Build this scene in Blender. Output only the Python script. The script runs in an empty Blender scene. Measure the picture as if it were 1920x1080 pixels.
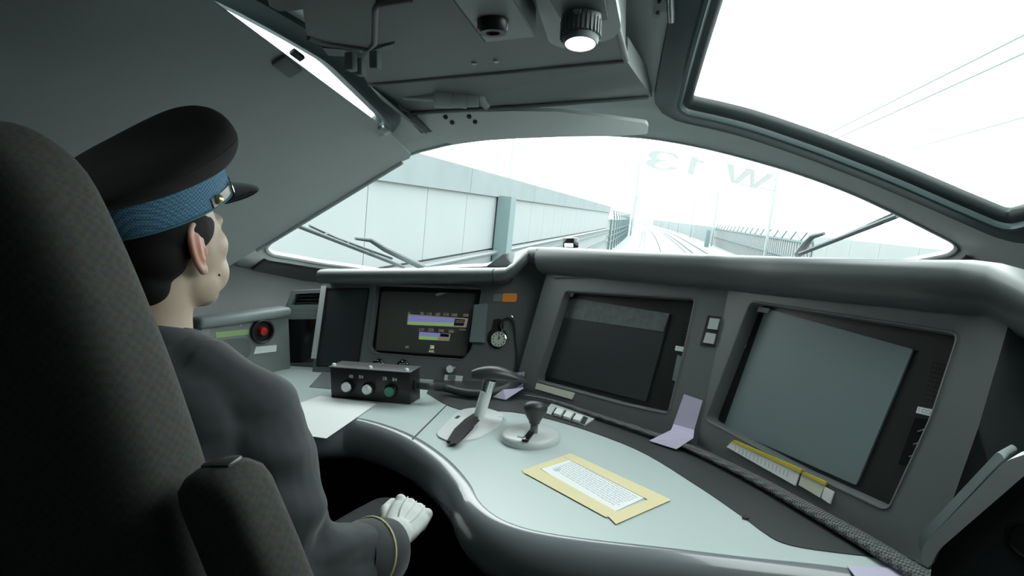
import bpy, bmesh, math, random
from mathutils import Vector as V, Matrix, geometry, noise
random.seed(7)
S = bpy.context.scene
COL = S.collection
R_ = math.radians

# ------------------------------------------------------------------ camera
FPX = 1150.0                        # focal length in pixels of the 1920 x 1080 frame
YAW, PITCH = R_(13.603), R_(-6.351)
CAM = V((0, 0, 1.28))
cd = bpy.data.cameras.new('camera')
cd.sensor_width = 36.0
cd.lens = FPX / 1920 * 36
cd.clip_start, cd.clip_end = 0.02, 3000
cam = bpy.data.objects.new('camera', cd)
cam.location = CAM
cam.rotation_euler = (math.pi / 2 + PITCH, 0, YAW)
COL.objects.link(cam)
S.camera = cam

# ------------------------------------------------------------------ sky, exposure
SKY = 5.6
w = bpy.data.worlds.new('overcast'); S.world = w; w.use_nodes = True
bg = w.node_tree.nodes['Background']
bg.inputs[0].default_value = (0.955, 1.0, 0.992, 1)
bg.inputs[1].default_value = SKY
S.view_settings.view_transform = 'Standard'
S.view_settings.look = 'None'
S.view_settings.gamma = 1.0
S.view_settings.exposure = 0.0
S.view_settings.use_curve_mapping = False
S.cycles.use_denoising = True
S.cycles.max_bounces = 10
S.cycles.diffuse_bounces = 6
S.cycles.transparent_max_bounces = 16
S.cycles.sample_clamp_indirect = 6.0

# ------------------------------------------------------------------ geometry helpers
FW = V((-math.sin(YAW) * math.cos(PITCH), math.cos(YAW) * math.cos(PITCH), math.sin(PITCH)))
RT = FW.cross(V((0, 0, 1))).normalized()
UP = RT.cross(FW)
def ray(px, py): return FW + RT * ((px - 960) / FPX) - UP * ((py - 540) / FPX)
def atd(px, py, d): return CAM + ray(px, py) * d                       # at a distance along the view axis
def atz(px, py, z): r = ray(px, py); return CAM + r * ((z - CAM.z) / r.z)
def aty(px, py, y): r = ray(px, py); return CAM + r * ((y - CAM.y) / r.y)
def atx(px, py, x): r = ray(px, py); return CAM + r * ((x - CAM.x) / r.x)

class Frame:
    """a flat work plane: origin o, s = along it, h = up it, n = off it"""
    def __init__(f, o, s, h):
        f.o = V(o); f.s = V(s).normalized(); f.n = f.s.cross(V(h)).normalized(); f.h = f.n.cross(f.s).normalized()
    def p(f, s, h, n=0.0): return f.o + f.s * s + f.h * h + f.n * n
    def at(f, px, py, n=0.0):
        r = ray(px, py); o = f.o + f.n * n
        q = CAM + r * ((o - CAM).dot(f.n) / r.dot(f.n)) - f.o
        return q.dot(f.s), q.dot(f.h)
    def pt(f, px, py, n=0.0): s, h = f.at(px, py, n); return f.p(s, h, n)
    def sub(f, s, h, n=0.0): return Frame(f.p(s, h, n), f.s, f.h)
WORLD = Frame((0, 0, 0), (1, 0, 0), (0, 1, 0))
def zframe(x, y, z, ang=0.0):
    a = R_(ang); return Frame((x, y, z), (math.cos(a), math.sin(a), 0), (-math.sin(a), math.cos(a), 0))

def rrect(x0, x1, y0, y1, r, n=5):
    out = []
    for cx, cy, a0 in ((x1 - r, y1 - r, 0), (x0 + r, y1 - r, 90), (x0 + r, y0 + r, 180), (x1 - r, y0 + r, 270)):
        for k in range(n + 1):
            a = R_(a0 + 90 * k / n); out.append((cx + r * math.cos(a), cy + r * math.sin(a)))
    return out
def rpoly(pts, r, n=4):
    """round the corners of a 2D polygon"""
    out = []; m = len(pts)
    for i in range(m):
        p, a, b = V(pts[i]), V(pts[i - 1]), V(pts[(i + 1) % m])
        rr = min(r, (a - p).length * .45, (b - p).length * .45)
        A = p + (a - p).normalized() * rr; Bq = p + (b - p).normalized() * rr
        for k in range(n + 1):
            t = k / n; q = A * (1 - t) ** 2 + p * (2 * t * (1 - t)) + Bq * t * t; out.append((q.x, q.y))
    return out
def inside(p, poly):
    x, y = p; c = False; j = len(poly) - 1
    for i in range(len(poly)):
        xi, yi = poly[i]; xj, yj = poly[j]
        if (yi > y) != (yj > y) and x < (xj - xi) * (y - yi) / (yj - yi) + xi: c = not c
        j = i
    return c
def area2(poly): return sum(poly[i - 1][0] * poly[i][1] - poly[i][0] * poly[i - 1][1] for i in range(len(poly))) / 2
def offset(poly, d):
    """grow a closed 2D polygon by d"""
    m = len(poly); sg = 1 if area2(poly) > 0 else -1; out = []
    for i in range(m):
        a, p, b = V(poly[i - 1]), V(poly[i]), V(poly[(i + 1) % m])
        e1 = (p - a); e2 = (b - p)
        n1 = V((e1.y, -e1.x)); n2 = V((e2.y, -e2.x))
        if n1.length < 1e-9: n1 = n2
        if n2.length < 1e-9: n2 = n1
        n1.normalize(); n2.normalize(); nn = (n1 + n2)
        nn.normalize(); k = max(.5, nn.dot(n1))
        q = p + nn * (sg * d / k); out.append((q.x, q.y))
    return out
def spline(pts, n=8, closed=False):
    pts = [V(p) for p in pts]; m = len(pts); out = []
    for i in range(m if closed else m - 1):
        if closed: p0, p1, p2, p3 = (pts[(i + k) % m] for k in (-1, 0, 1, 2))
        else: p0, p1, p2, p3 = pts[max(i - 1, 0)], pts[i], pts[i + 1], pts[min(i + 2, m - 1)]
        for k in range(n):
            t = k / n
            out.append(.5 * ((2 * p1) + (p2 - p0) * t + (2 * p0 - 5 * p1 + 4 * p2 - p3) * t * t + (3 * p1 - p0 - 3 * p2 + p3) * t ** 3))
    if not closed: out.append(pts[-1])
    return out
def cdt(outer, holes=(), extra=()):
    vs, es = [], []
    for loop in [outer, *holes]:
        b = len(vs); vs += [V(p) for p in loop]; es += [(b + i, b + (i + 1) % len(loop)) for i in range(len(loop))]
    vs += [V(p) for p in extra]
    v, e, f, *_ = geometry.delaunay_2d_cdt(vs, es, [], 0, 1e-6)
    keep = []
    for t in f:
        c = sum((v[i] for i in t), V((0, 0))) / len(t); c = (c.x, c.y)
        if inside(c, outer) and not any(inside(c, h) for h in holes): keep.append(tuple(t))
    return [(p.x, p.y) for p in v], keep

class MB:
    """collects shapes for ONE mesh"""
    def __init__(s): s.v = []; s.f = []
    def add(s, vs, fs):
        b = len(s.v); s.v += [V(x) for x in vs]; s.f += [tuple(b + i for i in f) for f in fs]; return s
    def box(s, fr, c, d, bev=0.0, seg=2):
        bm = bmesh.new(); bmesh.ops.create_cube(bm, size=1.0)
        for q in bm.verts: q.co = V((q.co.x * d[0], q.co.y * d[1], q.co.z * d[2]))
        if bev > 0: bmesh.ops.bevel(bm, geom=bm.edges[:], offset=min(bev, min(d) * .49), segments=seg, profile=.5, affect='EDGES', clamp_overlap=True)
        bm.verts.index_update()
        s.add([fr.p(q.co.x + c[0], q.co.y + c[1], q.co.z + c[2]) for q in bm.verts], [[q.index for q in f.verts] for f in bm.faces])
        bm.free(); return s
    def prism(s, pts, vec):
        pts = [V(p) for p in pts]; m = len(pts); vec = V(vec)
        nrm = geometry.normal(pts) if m > 2 else V((0, 0, 1))
        lo, hi = (pts, [p + vec for p in pts])
        if nrm.dot(vec) < 0: lo, hi = hi, lo
        return s.add(lo + hi, [tuple(range(m))[::-1], tuple(range(m, 2 * m))] + [(i, (i + 1) % m, m + (i + 1) % m, m + i) for i in range(m)])
    def plate(s, fr, poly, n0, n1):
        if area2(poly) < 0: poly = poly[::-1]
        return s.prism([fr.p(x, y, n0) for x, y in poly], fr.n * (n1 - n0))
    def holed(s, fr, outer, holes, n0, n1):
        """a plate with holes, closed all round, front at n1"""
        v, f = cdt(outer, holes); m = len(v)
        f = [t if area2([v[i] for i in t]) > 0 else t[::-1] for t in f]
        s.add([fr.p(x, y, n1) for x, y in v] + [fr.p(x, y, n0) for x, y in v], f + [tuple(m + i for i in t[::-1]) for t in f])
        for loop, sg in [(outer, 1)] + [(h, -1) for h in holes]:
            if area2(loop) * sg < 0: loop = loop[::-1]
            k = len(loop)
            s.add([fr.p(x, y, n0) for x, y in loop] + [fr.p(x, y, n1) for x, y in loop], [(i, (i + 1) % k, k + (i + 1) % k, k + i) for i in range(k)])
        return s
    def loft(s, rings, caps=True, closed=True):
        k = len(rings[0]); b = []
        vs = [p for r in rings for p in r]; fs = []
        for i in range(len(rings) - 1):
            for j in range(k if closed else k - 1):
                q = (j + 1) % k; fs.append((i * k + j, i * k + q, (i + 1) * k + q, (i + 1) * k + j))
        if caps and closed: fs.append(tuple(range(k))[::-1]); fs.append(tuple((len(rings) - 1) * k + j for j in range(k)))
        return s.add(vs, fs)
    def tube(s, path, r, n=8, closed=False, flat=1.0, up=(0, 0, 1)):
        path = [V(p) for p in path]; m = len(path); rings = []; side = None
        for i, p in enumerate(path):
            t = (path[(i + 1) % m] - path[i - 1]) if closed else (path[min(i + 1, m - 1)] - path[max(i - 1, 0)])
            t.normalize()
            if side is None:
                side = t.cross(V(up))
                if side.length < .05: side = t.cross(V((1, 0, 0)))
            side = (side - t * side.dot(t)).normalized(); u = side.cross(t)
            rr = r[i] if isinstance(r, (list, tuple)) else r
            rings.append([p + side * (rr * math.cos(2 * math.pi * k / n)) + u * (rr * flat * math.sin(2 * math.pi * k / n)) for k in range(n)])
        if closed: rings.append(rings[0])
        return s.loft(rings, caps=not closed)
    def sweep(s, path, prof, upv=(0, 0, 1), closed=False):
        """prof: (out, up) pairs; out = right of the path seen along it"""
        path = [V(p) for p in path]; m = len(path); rings = []; upv = V(upv)
        for i, p in enumerate(path):
            if closed: d1 = path[i] - path[i - 1]; d2 = path[(i + 1) % m] - path[i]
            else: d1 = path[i] - path[max(i - 1, 0)]; d2 = path[min(i + 1, m - 1)] - path[i]
            if d1.length < 1e-9: d1 = d2
            if d2.length < 1e-9: d2 = d1
            o1 = d1.cross(upv).normalized(); o2 = d2.cross(upv).normalized(); o = (o1 + o2).normalized(); k = max(.5, o.dot(o1))
            rings.append([p + o * (a / k) + upv * b for a, b in prof])
        if closed: rings.append(rings[0])
        return s.loft(rings, caps=not closed)
    def lathe(s, fr, prof, n=24):
        """prof: (radius, height along fr.n)"""
        vs, fs = [], []; k = len(prof)
        for r, h in prof:
            for j in range(n): a = 2 * math.pi * j / n; vs.append(fr.p(r * math.cos(a), r * math.sin(a), h))
        for i in range(k - 1):
            for j in range(n): q = (j + 1) % n; fs.append((i * n + j, i * n + q, (i + 1) * n + q, (i + 1) * n + j))
        fs.append(tuple(range(n))[::-1]); fs.append(tuple((k - 1) * n + j for j in range(n)))
        return s.add(vs, fs)
    def ball(s, fr, c, r, n=16, m=10):
        if not isinstance(r, (tuple, list)): r = (r, r, r)
        vs = [fr.p(c[0], c[1], c[2] - r[2])]; fs = []
        for i in range(1, m):
            a = math.pi * i / m
            for j in range(n):
                b = 2 * math.pi * j / n
                vs.append(fr.p(c[0] + r[0] * math.sin(a) * math.cos(b), c[1] + r[1] * math.sin(a) * math.sin(b), c[2] - r[2] * math.cos(a)))
        vs.append(fr.p(c[0], c[1], c[2] + r[2])); L = len(vs) - 1
        for j in range(n):
            q = (j + 1) % n; fs.append((0, 1 + q, 1 + j)); fs.append((L, 1 + (m - 2) * n + j, 1 + (m - 2) * n + q))
            for i in range(m - 2): fs.append((1 + i * n + j, 1 + i * n + q, 1 + (i + 1) * n + q, 1 + (i + 1) * n + j))
        return s.add(vs, fs)
    def limb(s, path, rad, n=14):
        """tapering rounded limb"""
        P = spline(path, 5); m = len(P); k = len(rad) - 1; rr = []
        for i in range(m):
            t = i / (m - 1) * k; j = min(int(t), k - 1); rr.append(rad[j] + (rad[j + 1] - rad[j]) * (t - j))
        s.tube(P, rr, n)
        s.ball(WORLD, P[0], rr[0]); s.ball(WORLD, P[-1], rr[-1]); return s

WPOS = {}
def mk(name, mb, m, parent=None, smooth=35, label=None, base=None):
    me = bpy.data.meshes.new(name)
    lo = V((min(p.x for p in mb.v), min(p.y for p in mb.v), min(p.z for p in mb.v))); hi = V((max(p.x for p in mb.v), max(p.y for p in mb.v), max(p.z for p in mb.v)))
    c = (lo + hi) / 2
    loc = V(base) if base is not None else V((c.x, c.y, lo.z))
    me.from_pydata([tuple(p - loc) for p in mb.v], [], mb.f); me.validate(); 
    bm = bmesh.new(); bm.from_mesh(me); bmesh.ops.recalc_face_normals(bm, faces=bm.faces[:]); bm.to_mesh(me); bm.free()
    return link(name, me, loc, m, parent, smooth, label)
def link(name, me, loc, m, parent=None, smooth=35, label=None):
    o = bpy.data.objects.new(name, me); COL.objects.link(o)
    WPOS[o.name] = V(loc)
    if parent is not None: o.parent = parent; o.location = V(loc) - WPOS[parent.name]
    else: o.location = loc
    if m is not None and not me.materials: me.materials.append(m)
    if smooth:
        me.polygons.foreach_set('use_smooth', [True] * len(me.polygons))
        if smooth < 180: me.set_sharp_from_angle(angle=R_(smooth))
    if label: o['label'] = label
    return o
def thing(name, label, cat, base, group=None):
    o = bpy.data.objects.new(name, None); COL.objects.link(o); o.location = base; o.empty_display_size = .05
    WPOS[o.name] = V(base); return tag(o, label, cat, group)
def tag(o, label, cat, group=None, kind=None):
    o['label'] = label; o['category'] = cat
    if group: o['group'] = group
    if kind: o['kind'] = kind
    return o
def struct(o, label=None, cat=None):
    o['kind'] = 'structure'
    if label: o['label'] = label
    if cat: o['category'] = cat
    return o
def sempty(name, base, label, cat):
    o = bpy.data.objects.new(name, None); COL.objects.link(o); o.location = base; o.empty_display_size = .05
    WPOS[o.name] = V(base); return struct(o, label, cat)
def evald(o):
    """mesh of an object with its modifiers applied"""
    dg = bpy.context.evaluated_depsgraph_get(); return bpy.data.meshes.new_from_object(o.evaluated_get(dg))
def text_mb(body, fr, s, h, n, size, mirror=False, thick=.0004, bold=0.0, align='CENTER'):
    cu = bpy.data.curves.new('text', 'FONT'); cu.body = body; cu.size = size; cu.align_x = align; cu.align_y = 'CENTER'; cu.offset = bold
    o = bpy.data.objects.new('text', cu); COL.objects.link(o); bpy.context.view_layer.update()
    me = evald(o); mb = MB(); sg = -1 if mirror else 1
    mb.add([fr.p(s + sg * q.co.x, h + q.co.y, n) for q in me.vertices], [tuple(p.vertices) for p in me.polygons])
    bpy.data.objects.remove(o); bpy.data.meshes.remove(me); return mb
def organic(name, mb, voxel, smooth_it=6, disp=None, base=(0, 0, 0)):
    """weld overlapping volumes into one continuous skin"""
    me = bpy.data.meshes.new(name); me.from_pydata([tuple(p - V(base)) for p in mb.v], [], mb.f)
    bm = bmesh.new(); bm.from_mesh(me); bmesh.ops.recalc_face_normals(bm, faces=bm.faces[:]); bm.to_mesh(me); bm.free()
    o = bpy.data.objects.new('tmp', me); COL.objects.link(o)
    r = o.modifiers.new('r', 'REMESH'); r.mode = 'VOXEL'; r.voxel_size = voxel
    sm = o.modifiers.new('s', 'SMOOTH'); sm.factor = .5; sm.iterations = smooth_it
    bpy.context.view_layer.update()
    out = evald(o); out.name = name
    bpy.data.objects.remove(o); bpy.data.meshes.remove(me)
    if disp: 
        for q, nn in [(q, q.normal.copy()) for q in out.vertices]:
            q.co += nn * disp(q.co + V(base))
    return out

# ------------------------------------------------------------------ materials (all procedural)
MATS = {}
def mat(name, rgb, rough=.6, metal=0.0, var=.06, scale=12.0, bump=0.0, bscale=400.0, emit=None, estr=0.0, spec=.5, coat=0.0, alpha=1.0, sheen=0.0):
    if name in MATS: return MATS[name]
    m = bpy.data.materials.new(name); m.use_nodes = True; nt = m.node_tree; N = nt.nodes; L = nt.links
    b = N['Principled BSDF']; tc = N.new('ShaderNodeTexCoord')
    nz = N.new('ShaderNodeTexNoise'); nz.inputs['Scale'].default_value = scale; nz.inputs['Detail'].default_value = 4
    L.new(tc.outputs['Object'], nz.inputs['Vector'])
    mx = N.new('ShaderNodeMix'); mx.data_type = 'RGBA'
    mx.inputs[6].default_value = (*[c * (1 - var) for c in rgb], 1); mx.inputs[7].default_value = (*[min(1, c * (1 + var)) for c in rgb], 1)
    L.new(nz.outputs['Fac'], mx.inputs[0]); L.new(mx.outputs[2], b.inputs['Base Color'])
    b.inputs['Roughness'].default_value = rough; b.inputs['Metallic'].default_value = metal
    b.inputs['Specular IOR Level'].default_value = spec; b.inputs['Coat Weight'].default_value = coat
    b.inputs['Sheen Weight'].default_value = sheen
    if alpha < 1: b.inputs['Alpha'].default_value = alpha
    if bump > 0:
        n2 = N.new('ShaderNodeTexNoise'); n2.inputs['Scale'].default_value = bscale; L.new(tc.outputs['Object'], n2.inputs['Vector'])
        bp = N.new('ShaderNodeBump'); bp.inputs['Strength'].default_value = bump; bp.inputs['Distance'].default_value = .002
        L.new(n2.outputs['Fac'], bp.inputs['Height']); L.new(bp.outputs['Normal'], b.inputs['Normal'])
    if emit: b.inputs['Emission Color'].default_value = (*emit, 1); b.inputs['Emission Strength'].default_value = estr
    MATS[name] = m; return m
def weave(name, rgb, rgb2, scale, rough=.9, bump=.4, bumpd=.002, map_scale=(1, 1, 1)):
    """two-tone woven cloth: crossed wave bands on the object's own axes"""
    m = mat(name, rgb, rough); nt = m.node_tree; N = nt.nodes; L = nt.links; b = N['Principled BSDF']
    tc = N.new('ShaderNodeTexCoord'); mp = N.new('ShaderNodeMapping'); mp.inputs['Scale'].default_value = map_scale; L.new(tc.outputs['Object'], mp.inputs['Vector'])
    ch = N.new('ShaderNodeTexChecker'); ch.inputs['Scale'].default_value = scale; L.new(mp.outputs['Vector'], ch.inputs['Vector'])
    nz = N.new('ShaderNodeTexNoise'); nz.inputs['Scale'].default_value = scale * .8; L.new(mp.outputs['Vector'], nz.inputs['Vector'])
    ch.inputs['Color1'].default_value = (*rgb, 1); ch.inputs['Color2'].default_value = (*rgb2, 1)
    mx = N.new('ShaderNodeMix'); mx.data_type = 'RGBA'; mx.inputs[0].default_value = .35
    L.new(ch.outputs['Color'], mx.inputs[6]); L.new(nz.outputs['Color'], mx.inputs[7]); mx.blend_type = 'SOFT_LIGHT'
    L.new(mx.outputs[2], b.inputs['Base Color'])
    bp = N.new('ShaderNodeBump'); bp.inputs['Strength'].default_value = bump; bp.inputs['Distance'].default_value = bumpd
    L.new(ch.outputs['Fac'], bp.inputs['Height']); L.new(bp.outputs['Normal'], b.inputs['Normal'])
    return m
def glassmat(name, tint=(.97, 1, .99), gloss=.3):
    m = bpy.data.materials.new(name); m.use_nodes = True; nt = m.node_tree; N = nt.nodes; L = nt.links; N.remove(N['Principled BSDF'])
    t = N.new('ShaderNodeBsdfTransparent'); t.inputs[0].default_value = (*tint, 1)
    g = N.new('ShaderNodeBsdfGlossy'); g.inputs['Roughness'].default_value = .02
    fr = N.new('ShaderNodeFresnel'); fr.inputs[0].default_value = 1.25
    ml = N.new('ShaderNodeMath'); ml.operation = 'MULTIPLY'; L.new(fr.outputs[0], ml.inputs[0])
    ge = N.new('ShaderNodeNewGeometry'); sb = N.new('ShaderNodeMath'); sb.operation = 'MULTIPLY_ADD'; sb.inputs[1].default_value = -gloss; sb.inputs[2].default_value = gloss
    L.new(ge.outputs['Backfacing'], sb.inputs[0]); L.new(sb.outputs[0], ml.inputs[1])
    mx = N.new('ShaderNodeMixShader'); L.new(ml.outputs[0], mx.inputs[0]); L.new(t.outputs[0], mx.inputs[1]); L.new(g.outputs[0], mx.inputs[2])
    L.new(mx.outputs[0], N['Material Output'].inputs[0]); return m
M_LIN = mat('lining_plastic', (.52, .56, .555), .55, bump=.12, bscale=900)
M_LIND = mat('dark_lining', (.20, .24, .24), .5, bump=.1, bscale=900)
M_PILL = mat('window_moulding', (.050, .078, .082), .36)
M_PSEAL = mat('window_seal', (.018, .028, .028), .45)
M_WALL = mat('side_wall_lining', (.060, .069, .069), .55, bump=.1, bscale=900)
M_RUB = mat('black_rubber', (.02, .024, .024), .5)
M_BLIND = mat('blind_cloth', (.50, .545, .545), .85, bump=.15, bscale=1500, var=.03)
M_GLASS = glassmat('clear_glass')
M_FAS = mat('fascia_plastic', (.12, .138, .137), .5, bump=.15, bscale=1400)
M_HOOD = mat('hood_plastic', (.075, .09, .09), .38, bump=.08, bscale=900)
M_DESK = mat('desk_laminate', (.52, .615, .605), .33, var=.025, bump=.05, bscale=1200)
M_RIM = mat('desk_rim_paint', (.21, .235, .25), .22, var=.02, coat=.5)
M_INLAY = mat('charcoal_vinyl', (.05, .057, .057), .42, bump=.12, bscale=1500)
M_BLK = mat('black_plastic', (.014, .016, .016), .35)
M_BLKG = mat('black_gloss', (.008, .010, .011), .1)
M_MATBLK = mat('matt_black', (.010, .011, .011), .8)
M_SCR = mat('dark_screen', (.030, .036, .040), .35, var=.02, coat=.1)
M_SCR3 = mat('reflection_grey_screen', (.17, .222, .236), .45, var=.03, coat=.1)  # base colour lifted to paint a bright reflection into the right screen
M_WHT = mat('white_plastic', (.80, .85, .83), .4, var=.02)
M_CHR = mat('chrome', (.75, .78, .78), .16, metal=1.0)
M_STEEL = mat('brushed_steel', (.45, .48, .48), .35, metal=1.0)
M_PAPER = mat('white_paper', (.86, .89, .89), .8, var=.02)
M_TAPE = mat('masking_tape', (.78, .70, .42), .75, var=.04)
M_LILAC = mat('lilac_paper', (.55, .52, .68), .8, var=.04)
M_INK = mat('grey_ink', (.28, .31, .40), .8)
M_DARKFL = mat('dark_floor', (.03, .033, .033), .8)

# ================================================================== THE CAB SHELL
XC, KC = -.24, .29                    # centre line of the nose, sideways curvature
def Hc(Y):
    if Y >= 1.3: return 1.52 - .40 * (Y - 1.8)
    if Y > .5: return 1.72 + .4 * (1.3 - Y) - .25 * (1.3 - Y) ** 2
    return 1.88
def can(u, Y, off=0.0):
    """point of the nose lining, off = metres towards the cabin"""
    n = V((2 * KC * u, -(Hc(Y + .01) - Hc(Y - .01)) / .02, 1)).normalized()
    return V((XC + u, Y, Hc(Y) - KC * u * u)) - n * off
def raised(px, py, up):
    """point where a sight line meets a skin lying up metres outside the lining"""
    r = ray(px, py); t = .2
    while (CAM + r * t).z - up < Hc((CAM + r * t).y) - KC * ((CAM + r * t).x - XC) ** 2 and t < 6: t += .002
    return CAM + r * t
def on_can(px, py, off=0.0):
    r = ray(px, py); g = lambda t: (CAM + r * t).z - (Hc((CAM + r * t).y) - KC * ((CAM + r * t).x - XC) ** 2)
    t = .2
    while g(t) < 0 and t < 5: t += .01
    a, b = t - .01, t
    for _ in range(24):
        m = (a + b) / 2
        if g(m) < 0: a = m
        else: b = m
    q = CAM + r * a; return q.x - XC, q.y
side = [(1.2, -.8), (1.2, .0), (1.2, .7), (1.2, 1.3), (1.17, 1.8), (1.1, 2.1), (.95, 2.5), (.65, 2.85), (.3, 3.0)]
EDGE = [(u, y) for u, y in side] + [(-u, y) for u, y in side[::-1]]
EDGE = [tuple(p) for p in EDGE]
dense = []
for i in range(len(EDGE)):
    a, b = V(EDGE[i]), V(EDGE[(i + 1) % len(EDGE)]); k = max(1, int((b - a).length / .06))
    dense += [tuple(a + (b - a) * (j / k)) for j in range(k)]
def densify(poly, d=.04):
    out = []
    for i in range(len(poly)):
        a, b = V(poly[i]), V(poly[(i + 1) % len(poly)]); k = max(1, int((b - a).length / d))
        out += [tuple(a + (b - a) * (j / k)) for j in range(k)]
    return out
top = [on_can(*p) for p in ((620, 375), (770, 290), (850, 270), (960, 258), (1100, 253), (1220, 260), (1400, 298), (1600, 365), (1700, 412))]
WS = [(-1.06, 1.825), *top, (1.0, 1.845), (1.005, 1.9), (.955, 2.06), (.83, 2.45), (.55, 2.72), (.2, 2.83), (-.2, 2.83), (-.55, 2.72), (-.86, 2.45), (-1.0, 2.09), (-1.07, 1.87)]
WS = densify(rpoly(WS, .03))
RW = [on_can(*p) for p in ((1400, 215), (1500, 248), (1600, 285), (1700, 325), (1800, 368), (1888, 405))] + [(1.025, 1.58), (1.03, 1.2), (1.03, .6), (.42, .6), (.38, .95), (.345, 1.2)] + [on_can(*p) for p in ((1320, 90), (1291, 190))]
RW = densify(rpoly(RW, .018))
LW = [on_can(*p) for p in ((716, 222), (600, 110), (500, 52), (406, 2))] + [(-.68, .85), (-.80, .6), (-1.03, .6), (-1.03, 1.58), (-1.0, 1.63)]
LW = densify(rpoly(LW, .03))
xs = [(-1.2 + .08 * i, -.8 + .08 * j) for i in range(31) for j in range(49)]
xs = [p for p in xs if inside(p, EDGE) and not any(inside(p, offset(h, .02)) for h in (WS, RW, LW))]
v2, f2 = cdt(dense, [WS, RW, LW], xs)
o = mk('ceiling', MB().add([can(*p) for p in v2], f2), M_LIN, smooth=60)
struct(o, 'grey moulded lining of the cab roof and windscreen surround', 'ceiling')
md = o.modifiers.new('thickness', 'SOLIDIFY'); md.thickness = .012; md.offset = 1.0
for f in o.data.polygons:
    pass
bm = bmesh.new(); bm.from_mesh(o.data)
for f in bm.faces:
    if f.normal.z > 0: f.normal_flip()
bm.to_mesh(o.data); bm.free()
md.offset = -1.0

def side_wall(name, sgn, label):
    pts = [(u * sgn, y) for u, y in dense_side]
    prof = [1.0, .66, .33, 0.0]; rows = []
    for u, y in pts:
        p = can(u, y); rows.append([V((p.x, p.y, p.z * k + 0.0)) for k in prof])
    mb = MB().loft(rows, caps=False, closed=False)
    o = mk(name, mb, M_WALL, smooth=60); struct(o, label, 'wall')
    m_ = o.modifiers.new('thickness', 'SOLIDIFY'); m_.thickness = .03; m_.offset = 0
    return o
dense_side = [p for p in dense if p[0] >= -1e-6 and p[1] > -.79]
dense_side = [(1.2, -.8)] + dense_side + [(0.0, 3.0)]
dense_side.sort(key=lambda p: (p[1] if p[0] > .31 else 3 + .3 - p[0]))
side_wall('wall_left', -1, 'dark grey side lining left of the driver')
side_wall('wall_right', 1, 'dark grey side lining right of the desk')
o = mk('wall_back', MB().box(WORLD, (XC, -.82, .95), (2.5, .04, 2.0)), M_LIND); struct(o, 'grey rear bulkhead of the cab behind the camera', 'wall')
o = mk('floor', MB().box(WORLD, (XC, 1.1, -.02), (2.5, 3.9, .04)), M_DARKFL); struct(o, 'dark cab floor under the desk', 'floor')

# ---- windows: moulding ring, rubber, pane
def ring(poly, steps):
    rings = []
    for d, off in steps:
        q = offset(poly, d); rings.append([can(u, y, off) for u, y in q])
    rings.append(rings[0])
    return MB().loft(rings, caps=False)
def pane(poly, off):
    ex = [p for p in [(-1.2 + .1 * i, .5 + .1 * j) for i in range(25) for j in range(25)] if inside(p, offset(poly, -.03))]
    v, f = cdt(poly, (), ex); m = len(v)
    mb = MB().add([can(u, y, off) for u, y in v] + [can(u, y, off - .008) for u, y in v], f + [tuple(m + i for i in t[::-1]) for t in f])
    k = len(poly); mb.add([can(u, y, off) for u, y in poly] + [can(u, y, off - .008) for u, y in poly], [(i, (i + 1) % k, k + (i + 1) % k, k + i) for i in range(k)])
    return mb
w1 = sempty('window_1', can(0, 2.3), 'wide curved front windscreen above the instrument hood', 'windscreen')
mk('seal', ring(WS, [(.006, .0), (.006, .003), (.0, .003), (-.004, .0), (-.004, -.013), (.006, -.008)]), M_LIN, w1, 50)
mk('pane', pane(offset(WS, .004), -.003), M_GLASS, w1, 60)
w2 = sempty('window_2', can(.68, 1.1), 'large side window at upper right in a dark teal moulding', 'window')
mk('moulding', ring(RW, [(.085, .0), (.082, .010), (.034, .016), (.027, .025), (.019, .024), (.013, .012), (.013, -.008)]), M_PILL, w2, 50)
mk('seal', ring(RW, [(.0135, .013), (.002, .010), (-.008, .0), (-.008, -.013), (.0135, -.010)]), M_PSEAL, w2, 50)
mk('pane', pane(offset(RW, .004), -.003), M_GLASS, w2, 60)
w3 = sempty('window_3', can(-.75, 1.1), 'side window at upper left, a bright sliver above the blind', 'window')
mk('moulding', ring(LW, [(.060, .0), (.056, .012), (.034, .018), (.024, .028), (.014, .026), (.008, .010), (.008, -.008)]), M_PILL, w3, 50)
mk('seal', ring(LW, [(.0085, .011), (.0, .008), (-.006, .0), (-.006, -.013), (.0085, -.010)]), M_PSEAL, w3, 50)
mk('pane', pane(offset(LW, .004), -.003), M_GLASS, w3, 60)
# dark trim below the windscreen, between its lower edge and the side linings
lo_ = [p for p in dense if p[1] > 1.86]; lo_ = sorted([p for p in lo_ if p[0] > 0], key=lambda p: p[1] - p[0]) + sorted([p for p in lo_ if p[0] <= 0], key=lambda p: -p[1] - p[0])
lo_ = [(1.165, 1.86)] + lo_ + [(-1.165, 1.86)]
v_, f_ = cdt(lo_, [offset(WS, .026)], [p for p in xs if p[1] > 1.86 and inside(p, offset(lo_, -.02)) and not inside(p, offset(WS, .05))])
m_ = len(v_); o = mk('trim_1', MB().add([can(*p, .012) for p in v_] + [can(*p, .002) for p in v_], f_ + [tuple(m_ + i for i in t[::-1]) for t in f_]), M_WALL, smooth=60)
struct(o, 'dark trim along the lower edge of the windscreen', 'trim')
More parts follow.
